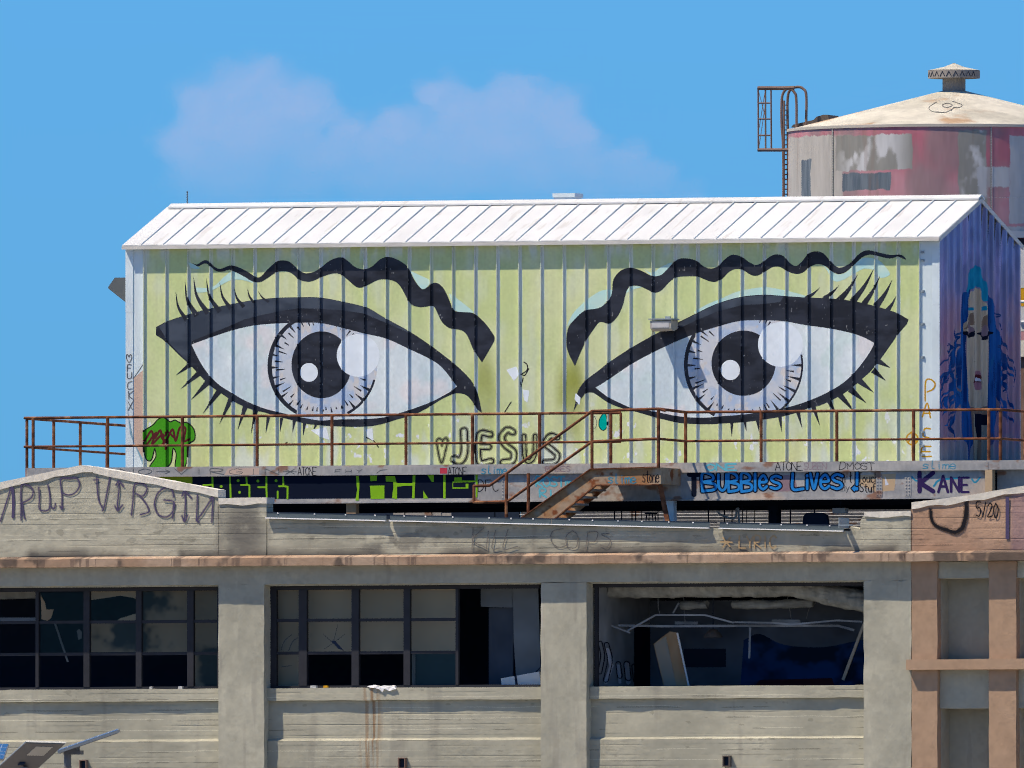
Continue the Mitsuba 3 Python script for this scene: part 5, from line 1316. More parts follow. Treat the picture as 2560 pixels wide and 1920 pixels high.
# writing on the parapet
def ptag(lines, w, ox, oy, bsdf, lab=None, k=4.0, Y=YF - 0.016):
    g = stroke(lines, w, ox, oy, k)
    key = paint(CB, 'graffiti', g, Y, bsdf, lab)
    if len(polys(g)) > 1: labels.setdefault(key, {})['kind'] = 'stuff'
NP = [[(5, 650), (60, 480), (110, 320)], [(110, 320), (125, 330), (135, 470), (130, 610)], [(210, 640), (210, 480), (215, 300), (270, 290), (330, 340), (310, 420), (220, 470)], [(225, 480), (235, 580), (250, 625)], [(388, 315), (395, 430), (392, 520), (430, 548), (490, 530), (500, 420), (480, 285)], [(500, 500), (540, 525), (555, 480)],
      [(618, 520), (620, 400), (608, 235), (680, 222), (770, 225), (795, 290), (760, 360), (690, 390), (625, 370)], [(600, 500), (618, 530), (632, 505)], [(968, 215), (975, 350), (990, 450), (1035, 530)], [(1100, 220), (1075, 340), (1045, 500), (1025, 545)], [(940, 240), (985, 235)], [(1185, 250), (1190, 340), (1175, 480), (1180, 540)], [(1160, 290), (1190, 250), (1235, 305)], [(1150, 500), (1180, 545), (1225, 490)],
      [(1315, 590), (1330, 450), (1345, 290), (1420, 275), (1470, 320), (1430, 400), (1355, 375)], [(1400, 400), (1450, 460), (1490, 550), (1430, 580), (1405, 585)], [(1735, 410), (1720, 340), (1660, 315), (1580, 370), (1545, 480), (1580, 580), (1660, 610), (1725, 560), (1740, 460), (1640, 440)], [(1740, 460), (1725, 620)], [(1850, 360), (1855, 460), (1845, 655)], [(1820, 400), (1850, 355), (1915, 420)], [(1820, 600), (1845, 655), (1878, 590)],
      [(1975, 390), (1970, 520), (1965, 650)], [(1965, 650), (2030, 560), (2120, 425)], [(2100, 430), (2130, 415), (2125, 520), (2118, 660)], [(1960, 630), (1990, 665)]]
for l in NP: ptag([l], 2.9, 0, 1140, 'p_violet')
halo_sheet(unary_union([stroke([l], 3.0, 0, 1140) for l in NP]), YF - 0.012, 's_violet', CB, 1.9)
ptag(NP[1:2], 7, 0, 1140, 'p_violet', 'purple sprayed letters across the left pediment')
ptag([[(1183, 1318), (1180, 1374)], [(1209, 1320), (1181, 1350), (1212, 1368)], [(1221, 1328), (1216, 1372)], [(1239, 1326), (1230, 1370), (1250, 1370)], [(1270, 1324), (1258, 1372), (1294, 1366)]], 2.2, 0, 0, 'p_grey', 'faded grey hand-sprayed words on the low parapet', 1.0)
ptag([[(1408, 1322), (1382, 1328), (1378, 1352), (1396, 1368), (1420, 1362)], [(1432, 1326), (1416, 1340), (1418, 1366), (1440, 1368), (1444, 1340), (1432, 1326)], [(1470, 1330), (1464, 1374)], [(1470, 1330), (1494, 1330), (1488, 1352), (1468, 1354)], [(1522, 1334), (1504, 1336), (1526, 1350), (1516, 1368), (1500, 1362)]], 2.1, 0, 0, 'p_grey', None, 1.0)
g = word('LYRIC', 1848, 1940, 1340, 1370, 3.2, gap=0.2); k = paint(CB, 'graffiti', g, YF - 0.016, 'p_orange', 'faded orange word on the low parapet'); labels[k]['kind'] = 'stuff'
g = word('*', 1802, 1830, 1342, 1368, 4); paint(CB, 'graffiti', g, YF - 0.016, 'p_orange')
HOOK = unary_union([taper([(2416, 1253), (2414, 1290), (2406, 1320)], 8, 9, 0, 0, 1), taper([(2406, 1320), (2390, 1330), (2370, 1326), (2340, 1314), (2328, 1296), (2326, 1272)], 9, 5, 0, 0, 1)])
halo_sheet(HOOK, YF - 0.012, 's_black', CB, 3.0)
paint(CB, 'graffiti', unary_union([taper([(2416, 1253), (2414, 1290), (2406, 1320)], 8, 9, 0, 0, 1), taper([(2406, 1320), (2390, 1330), (2370, 1326), (2340, 1314), (2328, 1296), (2326, 1272)], 9, 5, 0, 0, 1)]), YF - 0.018, 'p_black', 'big black sprayed hook on the salmon parapet')
g = word('5/20', 2440, 2496, 1256, 1290, 3.0, slope=0.06, gap=0.15); k = paint(CB, 'graffiti', g, YF - 0.018, 'p_black', 'black sprayed date on the salmon parapet'); labels[k]['kind'] = 'stuff'
paint(CB, 'graffiti', sbox(2514, 1242, 2523, 1348), YF - 0.018, 'p_violet')
for pts in ([(548, 1300), (560, 1290), (580, 1310), (600, 1296), (640, 1330), (655, 1300), (664, 1320), (660, 1356), (600, 1362), (560, 1356)],):
    if False: paint(CB, 'mould_stain', Polygon(smooth_line(pts + pts[:1], 5)).buffer(0), YF - 0.014, 'p_ghost', 'dark mould stain on the parapet step')
CEOF = 1

# loose things in the openings
for px, py, w, m, lab in ((815, 1709, 11, 'p_yellow', 'small yellow scrap lying inside the middle window'), (785, 1712, 16, 'm_tank_white', 'small pale scrap lying inside the middle window'), (378, 1713, 8, 'm_tank_white', 'left of two white scraps inside the left window'), (452, 1711, 10, 'm_tank_white', 'right of two white scraps inside the left window')):
    x, z = XZ(px, py, YG - .12)
    o = numbered('paper_scrap')
    add(None, 'paper_scrap', rough(bx(x - w / 250, x + w / 250, YG - 0.16, YG - 0.07, ZSILL - 0.005, ZSILL + 0.05), 0.03, 0.02, int(px), (1, 1, 1), 9), m)
    labels[o] = {'label': lab, 'category': 'scrap'}
for i, px in enumerate((1640, 1712, 1968, 2030)):
    Y = -4.0 + 0.3 * (i % 4)
    x, z = XZ(px, 1470, Y)
    r_ = random.Random(i)
    q = [(x, Y, ZCE)]
    for k in range(4): q.append((q[-1][0] + r_.uniform(-.08, .08), Y, q[-1][2] - r_.uniform(.1, .3)))
    o = numbered('hanging_wire')
    add(None, 'hanging_wire', tube(q, 0.008, 5), 'm_grid')
    labels[o] = {'label': 'thin loose wire hanging from the ceiling of the open room', 'category': 'wire', 'group': 'loose wires in the open room'}
for i in range(5):
    y = -5.2 + i * 0.9
    add(CB, 'joist', [bx(X(1500, -5.4), XE - 4.5, y, y + 0.10, ZCE - 0.16, ZCE - 0.001)], 'm_interior')
cl = [XZ(a, b, -5.83) for a, b in [(918, 1716), (935, 1711), (950, 1715), (985, 1714), (991, 1722), (975, 1727), (960, 1722), (956, 1730), (948, 1722), (930, 1720)]]
add(None, 'crumpled_paper', rough(prism(Polygon(cl).buffer(0), -5.86, -5.74), 0.03, 0.03, 5, (1, 1, 1), 9), 'm_galv_edge', smooth=30)
labels['crumpled_paper'] = {'label': 'crumpled white paper lying on the sill of the middle window', 'category': 'paper'}
un = [XZ(a, b, -5.2) for a, b in [(1252, 1696), (1348, 1679), (1352, 1716), (1254, 1716)]]
FU = thing('fallen_unit', 'pale metal unit tipped over at the right end of the middle window', 'air conditioner')
add(FU, 'case', prism(Polygon(un), -5.2, -4.6), 'm_white_metal')
st = [XZ(a, b, -5.21) for a, b in [(1286, 1690), (1291, 1689), (1295, 1716), (1289, 1716)]]
add(FU, 'strap', prism(Polygon(st), -5.212, -5.202), 'm_dark')
add(FU, 'cable', tube([(un[1][0] - .1, -5.1, un[1][1]), (un[1][0] + .0, -5.0, un[1][1] + .12), (un[1][0] + .05, -4.95, un[1][1] + .3)], 0.012), 'm_dark')
DO = thing('leaning_door', 'brown and white door leaning inside the open right window', 'door')
YD = -4.4
K = 2.99
def W3(*pts): return [(1460 + a / K, 1440 + b / K) for a, b in pts]
dq = on_plane(Polygon(W3((520, 508), (640, 415), (700, 425), (785, 820), (595, 820))), YD)
add(DO, 'leaf', prism(dq, YD, YD + 0.05), 'm_wood')
add(DO, 'pale_half', prism(on_plane(Polygon(W3((525, 512), (612, 450), (690, 820), (600, 820))), YD - 0.008), YD - 0.008, YD - 0.001), 'p_ghost')
add(DO, 'edge', prism(on_plane(Polygon(W3((690, 425), (703, 425), (788, 820), (776, 820))), YD - 0.03), YD - 0.03, YD - 0.009), 'm_white_metal')
PL = on_plane(Polygon(W3((2088, 340), (2105, 350), (1945, 782), (1925, 772))), -4.9)
add(None, 'leaning_plank', prism(PL, -4.9, -4.86), 'p_ghost'); labels['leaning_plank'] = {'label': 'long plank leaning at the right side of the open window', 'category': 'plank'}
def duct(name, pts, r, Y, lab):
    o = thing(name, lab, 'air duct')
    for i, (a, b) in enumerate(zip(pts[:-1], pts[1:])):
        p0, p1 = XZ(*a, Y), XZ(*b, Y)
        m = trimesh.creation.cylinder(r, segment=[(p0[0], Y, p0[1]), (p1[0] + 0.03, Y, p1[1])], sections=22)
        add(o, 'section', rough(m, 0.10, 0.045, 3 + i, (1, 1, 1), 6), 'm_foil', smooth=40)
    return o
duct('foil_duct', [(1528, 1466), (1680, 1466), (1830, 1466), (1985, 1464), (2080, 1488), (2170, 1505)], 0.22, -4.7, 'crinkled silver duct hanging under the ceiling of the open room')
duct('foil_duct', [(1702, 1512), (1765, 1513)], 0.085, -3.9, 'short silver duct stub below the big duct')
duct('foil_duct', [(1832, 1511), (1940, 1512), (2030, 1506)], 0.085, -3.9, 'thin silver duct below the bend of the big duct')
CG = thing('bent_ceiling_grid', 'bent white metal ceiling strips sagging across the open room', 'ceiling grid')
def strip(pts, w=0.05, Y=-4.5):  # noqa
    q = [XZ(a, b, Y) for a, b in W3(*pts)]
    for a, b in zip(q[:-1], q[1:]): add(CG, 'strip', bar((a[0], Y, a[1]), (b[0], Y, b[1]), 0.02, w), 'm_grid')
strip([(325, 410), (535, 292), (905, 292), (1120, 350)], 0.035); strip([(1120, 345), (1400, 350), (1560, 362), (1890, 332), (2080, 342)], 0.035, -4.4)
strip([(205, 368), (580, 375), (1400, 372), (1900, 372), (2020, 405)], 0.045, -4.2); strip([(205, 370), (345, 425)], 0.03, -4.6); strip([(1243, 385), (1236, 615)], 0.04, -4.3); strip([(680, 350), (850, 352)], 0.06, -3.6); strip([(1405, 340), (1615, 342)], 0.08, -3.6); strip([(710, 200), (665, 280)], 0.03, -4.2)
DL = thing('dome_lamp', 'dark metal dome lamp hanging inside the open room', 'lamp')
x, z = XZ(*W3((965, 440))[0], -3.8)
prof = [(0.02, 0.12), (0.08, 0.10), (0.17, 0.0), (0.19, -0.05), (0.17, -0.05), (0.06, 0.06), (0.02, 0.08)]
m = lathe(prof, 24); m.apply_translation([x, -3.8, z]); add(DL, 'shade', m, 'm_iron', smooth=30)
add(DL, 'cord', tube([(x, -3.8, z + .12), (x, -3.8, ZCE)], 0.012), 'm_dark')

# ------------------------------------------------------------------ under the deck
LW = thing('slatted_wall', 'grey wall of pale horizontal slats seen in the gap under the deck', 'wall')
YLW = 9.0
a, b = X(1300, YLW), X(2300, YLW)
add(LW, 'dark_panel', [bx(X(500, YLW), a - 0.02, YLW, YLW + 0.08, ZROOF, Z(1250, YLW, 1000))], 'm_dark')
for p0_, p1_, q0_ in ((985, 1105, 1277), (1107, 1130, 1283)): add(LW, 'grey_panel', [bx(X(p0_, YLW - .3), X(p1_, YLW - .3), YLW - 0.35, YLW - .3, ZROOF, Z(q0_, YLW - .3, 1050))], 'm_steel')
zt2 = Z(1262, YLW, 1800)
add(LW, 'backing', [bx(a, b, YLW + 0.03, YLW + 0.08, ZROOF, zt2)], 'm_steel')
n = 11
for i in range(n):
    z = zt2 - 0.03 - i * 0.066
    add(LW, 'slat', [bx(a, b, YLW - 0.03, YLW + 0.029, z - 0.012, z)], 'm_galv_edge' if i % 3 != 1 else 'm_tank_white')
for px, y1, w in ((1012, 1290, 3), (1080, 1292, 3), (1237, 1300, 3), (1536, 1305, 3), (1554, 1305, 3), (1580, 1300, 3), (1589, 1300, 3), (1604, 1304, 2), (1645, 1300, 3), (1771, 1305, 3), (1811, 1308, 3), (1830, 1306, 3), (1856, 1308, 2.5), (1866, 1306, 2), (1886, 1308, 2), (1951, 1310, 3), (1976, 1310, 3), (2036, 1278, 3)):
    Y = 1.0 + (px % 7) * 0.3
    x = X(px, Y)
    o = numbered('hanging_rod')
    add(None, 'hanging_rod', tube([(x, Y, ZROOF), (x, Y, zb2 - 0.02)], w * 0.004), 'm_dark')
    labels[o] = {'label': 'thin black rod hanging in the gap under the deck', 'category': 'rod', 'group': 'thin black rods under the deck'}
SO = thing('stool', 'black stool standing on the flat roof under the stair landing', 'stool')
Y = 0.6
q = [XZ(a, b, Y) for a, b in ((1619, 1281), (1633, 1281))]
zs = q[0][1]
xa, xb = q[0][0], q[1][0]
add(SO, 'seat', [bx(xa - .03, xb + .03, Y - 0.1, Y + 0.16, zs - 0.035, zs)], 'm_dark')
for dx in (0, 1):
    for dy in (0, 1):
        xx = xa + (xb - xa) * dx
        add(SO, 'leg', tube([(xx, Y - 0.05 + dy * 0.16, zs - 0.036), (xx + (dx - .5) * 0.10, Y - 0.05 + dy * 0.16 + (dy - .5) * .08, ZROOF)], 0.012), 'm_dark')
BC = thing('black_chair_back', 'rounded black chair back showing above the parapet flashing', 'chair')
q = [XZ(a, b, 0.2) for a, b in ((2006, 1330), (2008, 1292), (2014, 1283), (2030, 1281), (2055, 1282), (2066, 1288), (2070, 1310), (2070, 1330))]
add(BC, 'backrest', rough(prism(Polygon(q), 0.2, 0.32), 0.06, 0.008, 2), 'm_dark', smooth=40)
add(BC, 'seat', [bx(q[0][0] + 0.02, q[-1][0] - 0.02, -0.25, 0.19, q[0][1] - 0.06, q[0][1])], 'm_dark')
WP = thing('bent_pipe', 'white bent plastic pipe drooping under the deck', 'pipe')
q = [XZ(a, b, 0.8) for a, b in ((1792, 1277), (1800, 1285), (1814, 1292), (1834, 1297), (1840, 1290), (1842, 1272), (1846, 1271), (1848, 1310))]
add(WP, 'tube', tube([(a, 0.8, b) for a, b in q], 0.022), 'm_white_metal', smooth=40)
BX = thing('junction_box', 'pale metal box fixed under the deck near the right end', 'box')
q = XZ(2081, 1270, 0.4), XZ(2113, 1283, 0.4)
add(BX, 'case', [bx(q[0][0], q[1][0], 0.4, 0.6, q[1][1], q[0][1])], 'm_white_metal')
add(BX, 'hanger', tube([((q[0][0] + q[1][0]) / 2, 0.5, q[0][1]), ((q[0][0] + q[1][0]) / 2, 0.5, zb2)], 0.012), 'm_dark')

# ------------------------------------------------------------------ the tank behind
TK = thing('water_tank', 'round pink and grey patched metal tank with a pale cone roof behind the shed', 'tank')
YT_ = 16.0
tc = at(2385, 325, YT_)
cx, cy, zr = tc[0], tc[1], tc[2]
RT_ = (2385 - 1973) / 125.0 * 1.026
TKX, TKY, TKR = cx, cy, RT_
TKP = []
def tpatch(kind, x0, y0, x1, y1, soft=0.012):
    f = lambda v: math.asin(max(-1, min(1, ((1800 + v / 2.91) - 2385) / 412.0))) * RT_
    g = lambda v: Z(100 + v / 2.91, YT_ - 2.8, 2385)
    TKP.append((kind, f(x0), f(x1), g(y1), g(y0), soft))
for a_ in (('beige', 505, 680, 830, 1250), ('beige', 640, 690, 892, 1250, 0.05), ('grey', 838, 690, 1385, 945), ('blue', 888, 962, 1232, 1090), ('blue', 596, 855, 662, 1160), ('grey', 1716, 662, 1920, 1300), ('white', 1850, 930, 2085, 1072, 0.02), ('white', 2085, 695, 2420, 1340), ('white', 1860, 940, 1930, 1150, 0.05), ('white', 300, 1362, 2900, 1400)):
    tpatch(*a_)
zneck = Z(228, YT_, 2385)
zbot_ = Z(592, YT_, 2385)
def turned(prof, n=72):
    m = lathe(prof, n); m.apply_translation([cx, cy, 0]); return m
add(TK, 'shell', turned([(RT_, zbot_), (RT_, zr)], 96), 'm_tank', smooth=30)
add(TK, 'rim', turned([(RT_, zr - 0.05), (RT_ + 0.03, zr - 0.05), (RT_ + 0.03, zr + 0.005), (RT_ - 0.02, zr + 0.015)], 96), 'm_tank_beige', smooth=30)
pro = [(RT_ + 0.02, zr + 0.006)] + [(RT_ * (1 - t) + 0.26 * t, zr + (zneck - zr) * t) for t in np.linspace(0.04, 1, 12)]
add(TK, 'roof', turned(pro, 96), 'm_tank_roof', smooth=30)
zc0, zc1, zca = Z(196, YT_, 2385), Z(177, YT_, 2385), Z(157, YT_, 2385)
add(TK, 'neck', turned([(0.235, zneck - 0.15), (0.235, zc0 + 0.03)], 40), 'm_cap', smooth=30)
add(TK, 'vent_cap', turned([(0.02, zc0 + 0.02), (0.51, zc0), (0.53, zc0), (0.53, zc1), (0.50, zc1 + 0.01)], 48), 'm_cap', smooth=30)
add(TK, 'cap_cone', turned([(0.53, zc1 + 0.008), (0.20, zc1 + 0.08), (0.0, zca)], 48), 'm_tank_roof', smooth=20)
add(TK, 'skirt', turned([(RT_ + 0.04, zbot_ - 0.12), (RT_ + 0.04, zbot_ + 0.02)], 96), 'm_tank_white', smooth=30)
add(TK, 'base', turned([(RT_ - 0.4, ZROOF), (RT_ - 0.4, zbot_ - 0.121)], 64), 'm_dark', smooth=30)
def cyl(g, lift):
    """photo shape -> sheet on the tank's shell"""
    q = stransform(lambda px, py, z=None: (np.asarray(px, float), np.asarray(py, float)), g)
    def f(px, py):
        d = R_[:, None] * (px - CXP) / FPX + UP[:, None] * (CYP - py) / FPX + LOOK[:, None]
        ox, oy = CAM[0] - cx, CAM[1] - cy
        A = d[0] ** 2 + d[1] ** 2; B = ox * d[0] + oy * d[1]; C = ox * ox + oy * oy - (RT_ + lift) ** 2
        t = (-B - np.sqrt(np.maximum(B * B - A * C, 0))) / A
        p = CAM[:, None] + d * t
        return p[0], p[1], p[2]
    return drape(g.intersection(sbox(1975, 0, 2790, 900)), np.arange(1970, 2800, 12.0), lambda s, z: f(s, z)) 
def drape_px(g): return g
T5 = lambda *pts: [(1800 + a / 2.91, 100 + b / 2.91) for a, b in pts]
_old = drape
def drape(g, breaks, fn):
    out = []
    for a, b in zip(breaks[:-1], breaks[1:]):
        if b < g.bounds[0] or a > g.bounds[2]: continue
        m = sheet(g.intersection(sbox(a, -999, b, 9999)), fn)
        if m is not None: out.append(m)
    return cat(out) if out else None
def wob(pts, s, amp=1.2):
    rr = random.Random(s); p = []
    for (a, b), (c, d) in zip(pts, pts[1:] + pts[:1]):
        for t in np.linspace(0, 1, 7, endpoint=False): p.append((a + (c - a) * t + rr.uniform(-amp, amp), b + (d - b) * t + rr.uniform(-amp, amp)))
    return Polygon(p).buffer(0)
rv = []
for px in (2082, 2478):
    for i in range(34):
        q = cyl(Point(px, 322 + i * 6.5).buffer(1.0, 3), 0.02)
        if q is not None: rv.append(q)
for i in range(60):
    q = cyl(Point(2470 + i * 4, 493.5).buffer(0.9, 3), 0.02)
    if q is not None: rv.append(q)
add(TK, 'rivets', rv, 'm_tank_white', kind='stuff')
for px in (2081, 2478):
    add(TK, 'lap_seam', cyl(sbox(px - 1.8, 318, px + 1.8, 570), 0.012), 'm_tank_grey')
sq = cyl(stroke([[(520, 1150), (540, 1100), (560, 1130)], [(525, 1050), (545, 1030), (560, 1060)], [(530, 950), (545, 930), (558, 950)]], 2.5, 1800, 100, 2.91), 0.06)
# hatch on the roof edge
hx0 = at(*T5((560, 640))[0], YT_ - .4); hx1 = at(*T5((830, 548))[0], YT_ - .4)
hq = [at(*p, YT_ - .4) for p in T5((556, 640), (570, 620), (720, 585), (740, 562), (790, 548), (822, 548), (834, 588), (640, 640))]
add(TK, 'hatch', prism(Polygon([(p[0], p[2]) for p in hq]), YT_ - 0.75, YT_ - .05), 'm_iron')
cg = [at(*p, YT_ - 1.75) for p in T5((0, 0))]
# scrawl on the roof cone and cap: thin lines on the metal
def on_cone(g):
    def f(px, py):
        d = R_[:, None] * (px - CXP) / FPX + UP[:, None] * (CYP - py) / FPX + LOOK[:, None]
        lo = np.full(len(px), (np.array([cx, cy]) - CAM[:2]) @ (H_[:2])) / (d[0] * H_[0] + d[1] * H_[1])
        t = lo.copy()
        for _ in range(30):                      # march to the cone along each ray
            p = CAM[:, None] + d * t
            r2 = np.hypot(p[0] - cx, p[1] - cy)
            u = np.clip((p[2] - zr) / (zneck - zr), 0, 1)
            rc = RT_ * (1 - u) + 0.26 * u
            yo = np.sqrt(np.maximum(rc ** 2 - ((p[0] - cx) * R_[0] + (p[1] - cy) * R_[1]) ** 2, 0))
            t = lo - yo - 0.03
        p = CAM[:, None] + d * t
        return p[0], p[1], p[2]
    return sheet(g, f)
add(TK, 'scrawl', on_cone(stroke([[(1575, 450), (1520, 490), (1550, 520), (1640, 525), (1690, 500)], [(1640, 460), (1615, 475), (1650, 490), (1690, 475), (1665, 460), (1640, 460)], [(1690, 445), (1760, 470), (1740, 490), (1700, 488)], [(1700, 490), (1680, 515)], [(1570, 520), (1610, 525)]], 1.2, 1800, 100, 2.91)), 'p_pencil', kind='stuff')
capm = []
for k in range(9):
    t0 = -2.6 + k * 0.26
    pts = [(t0 + 0.1 * i, (zc0 + zc1) / 2 + 0.05 * (1 if i % 2 else -1)) for i in range(3)]
    capm.append(tube([(cx + 0.534 * math.cos(t), cy + 0.534 * math.sin(t), z) for t, z in pts], 0.008, 5))
add(TK, 'cap_scrawl', capm, 'm_dark', kind='stuff')
# ladder with hoops and a wire basket
LD = f'{TK}__ladder'
YL = cy - 1.2
def L5(*pts): return [tuple(at(*q, YL)) for q in T5(*pts)]
add(TK, 'ladder', tube(L5((465, 1240), (465, 440)), 0.022), 'm_brown_iron', label='rusty ladder with hooped grab rails on the tank side')
def arch(pts, dy, r=0.028):
    q = smooth_line(T5(*pts), 5)
    add(LD, 'grab_rail', tube([tuple(at(a, b, YL + dy)) for a, b in q], r), 'm_brown_iron', smooth=40)
arch([(462, 1240), (460, 800), (448, 600), (450, 430), (470, 370), (505, 352), (540, 380), (555, 430), (557, 640)], 0.0)
arch([(495, 1240), (495, 800), (492, 600), (492, 430), (510, 365), (560, 342), (605, 355), (628, 410), (626, 640)], 0.25)
for i in range(22): 
    y = 1230 - i * 36
    add(LD, 'rung', tube([tuple(at(*T5((464, y))[0], YL)), tuple(at(*T5((492, y))[0], YL + 0.2))], 0.012, 6), 'm_brown_iron')
BK = 'basket'
add(TK, BK, tube(L5((275, 350), (470, 350), (540, 348)), 0.04), 'm_brown_iron', label='wire basket hung beside the ladder top')
BKk = f'{TK}__{BK}'
add(BKk, 'bottom_bar', tube(L5((275, 800), (450, 800), (555, 800)), 0.036), 'm_brown_iron')
for xx in (277, 330, 371): add(BKk, 'upright', tube(L5((xx, 350), (xx + 2, 800)), 0.018), 'm_brown_iron')
for yy in (459, 575, 694): add(BKk, 'crossbar', tube(L5((275, yy), (373, yy)), 0.016), 'm_brown_iron')
for q in (((277, 360), (330, 560)), ((330, 360), (285, 640)), ((330, 470), (280, 800))): add(BKk, 'wire', tube(L5(*q), 0.007, 5), 'm_brown_iron')

# structure behind at the right edge of the view
RB = thing('rear_building', 'pale and brown painted building part beyond the right end of the shed', 'building')
YR = 9.0
xr0 = X(2540, YR)
for py0, py1, m, nm in ((618, 720, 'm_tank_white', 'upper_wall'), (721, 765, 'p_yellow', 'painted_band'), (766, 828, 'm_tank_white', 'lower_wall'), (829, 850, 'm_tank', 'pink_band'), (851, 892, 'm_coping', 'ledge'), (893, 1330, 'm_brown_iron', 'brown_wall')):
    yy = YR - (0.1 if nm == 'ledge' else 0)
    add(RB, nm, [bx(xr0, xr0 + 6, yy, YR + 6, Z(py1, YR, 2555), Z(py0, YR, 2555))], m)
for py in (755, 806): add(RB, 'hand_rail', tube([(xr0 - 0.1, YR - 0.2, Z(py, YR, 2555)), (xr0 + 5, YR - 0.2, Z(py, YR, 2555))], 0.03), 'm_white_metal')

# ------------------------------------------------------------------ solar lamps in front
YSL = -13.0
def solar(lab, quad, back_dir, pole_px, py_top):
    pass
SL = thing('solar_lamp', 'solar street lamp with its thin panel seen edge-on at the lower left', 'street lamp')
p0, p1 = at(143, 1878, YSL), at(296, 1825, YSL)
def panel(o, c0, c1, depth_vec, th, face_up=True):
    """a framed panel: edge c0-c1 extended by depth_vec"""
    c0, c1, dv = map(lambda a: np.asarray(a, float), (c0, c1, depth_vec))
    nrm = np.cross(c1 - c0, dv); nrm /= np.linalg.norm(nrm)
    if nrm[2] < 0: nrm = -nrm
    def slab(a, b, lo, hi, u0=0.0, u1=1.0, w0=0.0, w1=1.0):
        q = [c0 + (c1 - c0) * u + dv * w for u, w in ((u0, w0), (u1, w0), (u1, w1), (u0, w1))]
        return trimesh.Trimesh(np.array([p + nrm * lo for p in q] + [p + nrm * hi for p in q]), [[0, 2, 1], [0, 3, 2], [4, 5, 6], [4, 6, 7], [0, 1, 5], [0, 5, 4], [1, 2, 6], [1, 6, 5], [2, 3, 7], [2, 7, 6], [3, 0, 4], [3, 4, 7]], process=False)
    add(o, 'panel_frame', slab(0, 0, -th, 0), 'm_solar_edge')
    add(o, 'panel_back', slab(0, 0, -th - 0.01, -th - 0.001, 0.02, 0.98, 0.02, 0.98), 'm_solar_back')
    add(o, 'solar_face', slab(0, 0, 0.001, 0.006, 0.015, 0.985, 0.015, 0.985), 'm_solar_face')
    for i in range(1, 6): add(o, 'cell_line', slab(0, 0, 0.0065, 0.008, i / 6 - 0.004, i / 6 + 0.004, 0.02, 0.98), 'm_solar_line')
    for i in range(1, 4): add(o, 'cell_line', slab(0, 0, 0.0085, 0.010, 0.02, 0.98, i / 4 - 0.005, i / 4 + 0.005), 'm_solar_line')
    return nrm, slab
# edge-on panel: its plane contains the line of sight, so it shows as a sliver of upper face
panel(SL, p0, p1, H_ * 0.9 + np.array([0, 0, 0.045]), 0.05)
pp = at(169, 1884, YSL + .4)
add(SL, 'pole', tube([(pp[0], YSL + .4, GZ), (pp[0], YSL + .4, pp[2] + 0.0)], 0.07, 16), 'm_solar_pole', smooth=40)
add(SL, 'bracket', [bx(pp[0] - 0.05, pp[0] + 0.3, YSL + .3, YSL + .5, pp[2] - 0.02, pp[2] + 0.06), bx(pp[0] + .02, pp[0] + 0.22, YSL + .3, YSL + .5, pp[2] + 0.061, pp[2] + 0.14)], 'm_solar_pole')
add(SL, 'pole_joint', tube([(pp[0], YSL + .4, pp[2] - 0.28), (pp[0], YSL + .4, pp[2] - 0.24)], 0.076, 16), 'm_solar_back', smooth=40)
SL2 = thing('solar_lamp', 'solar street lamp showing the grey back of its tilted panel at the lower left', 'street lamp')
YS3 = YSL - 1.2
b0, b1 = at(66, 1851, YS3), at(166, 1854, YS3)
b2 = at(12, 1898, YS3)
tilt = (b2 - b0) + np.array([0, 0, 0]) + 0
# the panel leans toward the camera: lower edge is nearer, face turned up and away
low = np.array([(b2 - b0)[0] * 1.9, 0.9, (b2 - b0)[2] * 1.9])
low = low - R_ * (low[1] * (-R_[1]) * 0) 
sh = (low[1]) * R_[1]
low = low - np.array([sh / R_[0], 0, 0])
nrm, slab = panel(SL2, b0, b1, low, 0.04)
add(SL2, 'label_plate', slab(0, 0, -0.056, -0.051, 0.36, 0.78, 0.10, 0.34), 'm_tank_beige')
add(SL2, 'junction_box', slab(0, 0, -0.09, -0.0565, 0.38, 0.52, 0.52, 0.57), 'm_dark')
mc = (b0 + b1) / 2 + low * 0.55
add(SL2, 'pole', tube([(mc[0], mc[1], GZ), (mc[0], mc[1], mc[2] - 0.12)], 0.07, 16), 'm_solar_pole', smooth=40)
SL3 = thing('solar_lamp', 'solar street lamp whose blue cell face just shows at the left edge', 'street lamp')
YS4 = YSL + 1.5
e0, e1 = at(-70, 1857, YS4), at(22, 1860, YS4)
dv = at(36, 1873, YS4) - e1
low = np.array([dv[0] * 1.0 + 0.1, -0.35, -0.33]); 
panel(SL3, e0, e1, at(10, 1899, YS4) - e1 + np.array([0, -0.45, 0.0]) - R_ * (-0.45 * R_[1]) * 0 + np.array([0.45 * R_[1] / R_[0] * 1.0, 0, 0]), 0.03)
mc = (e0 + e1) / 2
add(SL3, 'pole', tube([(mc[0], mc[1] - .2, GZ), (mc[0], mc[1] - .2, mc[2] - 0.3)], 0.07, 16), 'm_solar_pole', smooth=40)

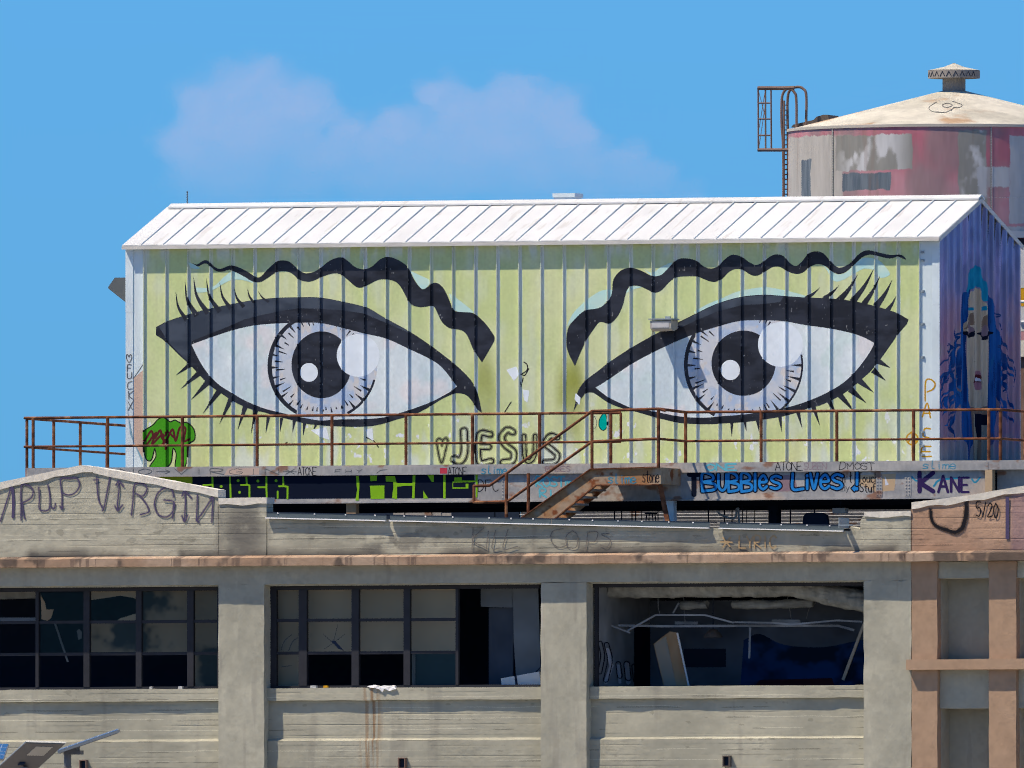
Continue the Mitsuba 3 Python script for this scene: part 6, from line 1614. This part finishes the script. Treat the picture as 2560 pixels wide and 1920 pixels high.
# ------------------------------------------------------------------ a thin fair-weather cloud low in the distance
DC = 5200.0
kc = DC / FPX
nx, ny, nz = 280, 18, 110
W_, Hh, Dp = 1760, 640, 520                     # extent in photo pixels at that distance
ccx, ccy = 1130, 360
gx_, gz_ = np.meshgrid(np.linspace(-.5, .5, nx) * W_ + ccx, ccy - np.linspace(-.5, .5, nz) * Hh)
blobs = [(505, 285, 95, 105), (590, 225, 90, 85), (690, 240, 70, 80), (760, 265, 90, 85), (600, 330, 190, 130), (560, 430, 170, 110), (990, 325, 95, 70), (920, 370, 80, 60), (1165, 275, 115, 85), (1270, 265, 110, 75), (1390, 300, 100, 80), (1440, 350, 70, 80), (1200, 370, 260, 100), (1030, 420, 200, 80), (1350, 440, 170, 80), (1590, 455, 90, 55), (1660, 490, 110, 40), (1500, 490, 120, 50), (760, 470, 120, 60), (800, 400, 120, 70), (860, 330, 60, 50), (470, 380, 90, 110), (650, 180, 45, 40), (1090, 235, 60, 45), (1320, 225, 60, 40), (1720, 500, 60, 30), (1560, 400, 70, 45), (1480, 420, 90, 60), (1640, 440, 60, 40), (930, 455, 130, 60), (1150, 460, 180, 60)]
dens = np.zeros((nz, ny, nx), np.float32)
for j, yy in enumerate(np.linspace(-1, 1, ny)):
    best = np.zeros_like(gx_)
    pts = np.stack([gx_ / 70, np.full_like(gx_, yy * 2.5), gz_ / 70], -1)
    wx = (meshkit.fbm(pts, 4, 3) - 0.5) * 120; wz = (meshkit.fbm(pts + 40, 4, 5) - 0.5) * 120
    for a, b, rx, rz in blobs:
        q = 1 - np.sqrt(((gx_ + wx - a) / (rx * 1.12)) ** 2 + ((gz_ + wz - b) / (rz * 1.12)) ** 2 + yy ** 2)
        best = np.maximum(best, np.clip(q * 3.4, 0, 1) ** 1.2)
    fade = np.clip((560 - gz_) / 230, 0, 1)
    dens[:, j, :] = best * (0.35 + 0.9 * meshkit.fbm(pts * 1.7 + 9, 4, 8)) * fade
dens[0] = dens[-1] = 0; dens[:, 0] = dens[:, -1] = 0; dens[:, :, 0] = dens[:, :, -1] = 0
cc = CAM + (LOOK + R_ * (ccx - CXP) / FPX + UP * (CYP - ccy) / FPX) * DC
MC = T().translate(cc.tolist()).rotate([0, 0, 1], math.degrees(TH)).scale([W_ / 2 * kc, Dp / 2 * kc, Hh / 2 * kc])
SIG = CLOUD_TAU / (Dp * kc)
scene['cloud_medium'] = {'type': 'heterogeneous', 'albedo': rgb(0.96, 0.80, 0.93), 'scale': 1.0,
                         'sigma_t': {'type': 'gridvolume', 'grid': mi.VolumeGrid((dens * SIG)[..., None].astype(np.float32)), 'filter_type': 'trilinear', 'to_world': MC @ T().translate([-1, -1, -1]).scale([2, 2, 2])}}
scene['cloud'] = {'type': 'cube', 'to_world': MC, 'bsdf': {'type': 'null'}, 'interior': {'type': 'ref', 'id': 'cloud_medium'}}
labels['cloud'] = {'label': 'soft pale lilac cloud bank low in the blue sky behind the shed', 'category': 'cloud', 'kind': 'stuff'}

# ------------------------------------------------------------------ ground
gm = trimesh.Trimesh(np.array([[-9000, -9000, GZ], [9000, -9000, GZ], [9000, 9000, GZ], [-9000, 9000, GZ]], float), [[0, 1, 2], [0, 2, 3]], process=False)
flat('m_ground', lambda p, n, uv: mi.Color3f(0.34, 0.325, 0.29) * (0.85 + 0.3 * fbm(p.x * 0.1, p.y * 0.1, 1.0, 4)))  # unseen ground set pale so its bounce fills the shaded walls
add(None, 'ground', gm, 'm_ground')
labels['ground'] = {'label': 'unseen ground made pale to bounce fill light onto the shaded walls', 'category': 'ground', 'kind': 'structure'}
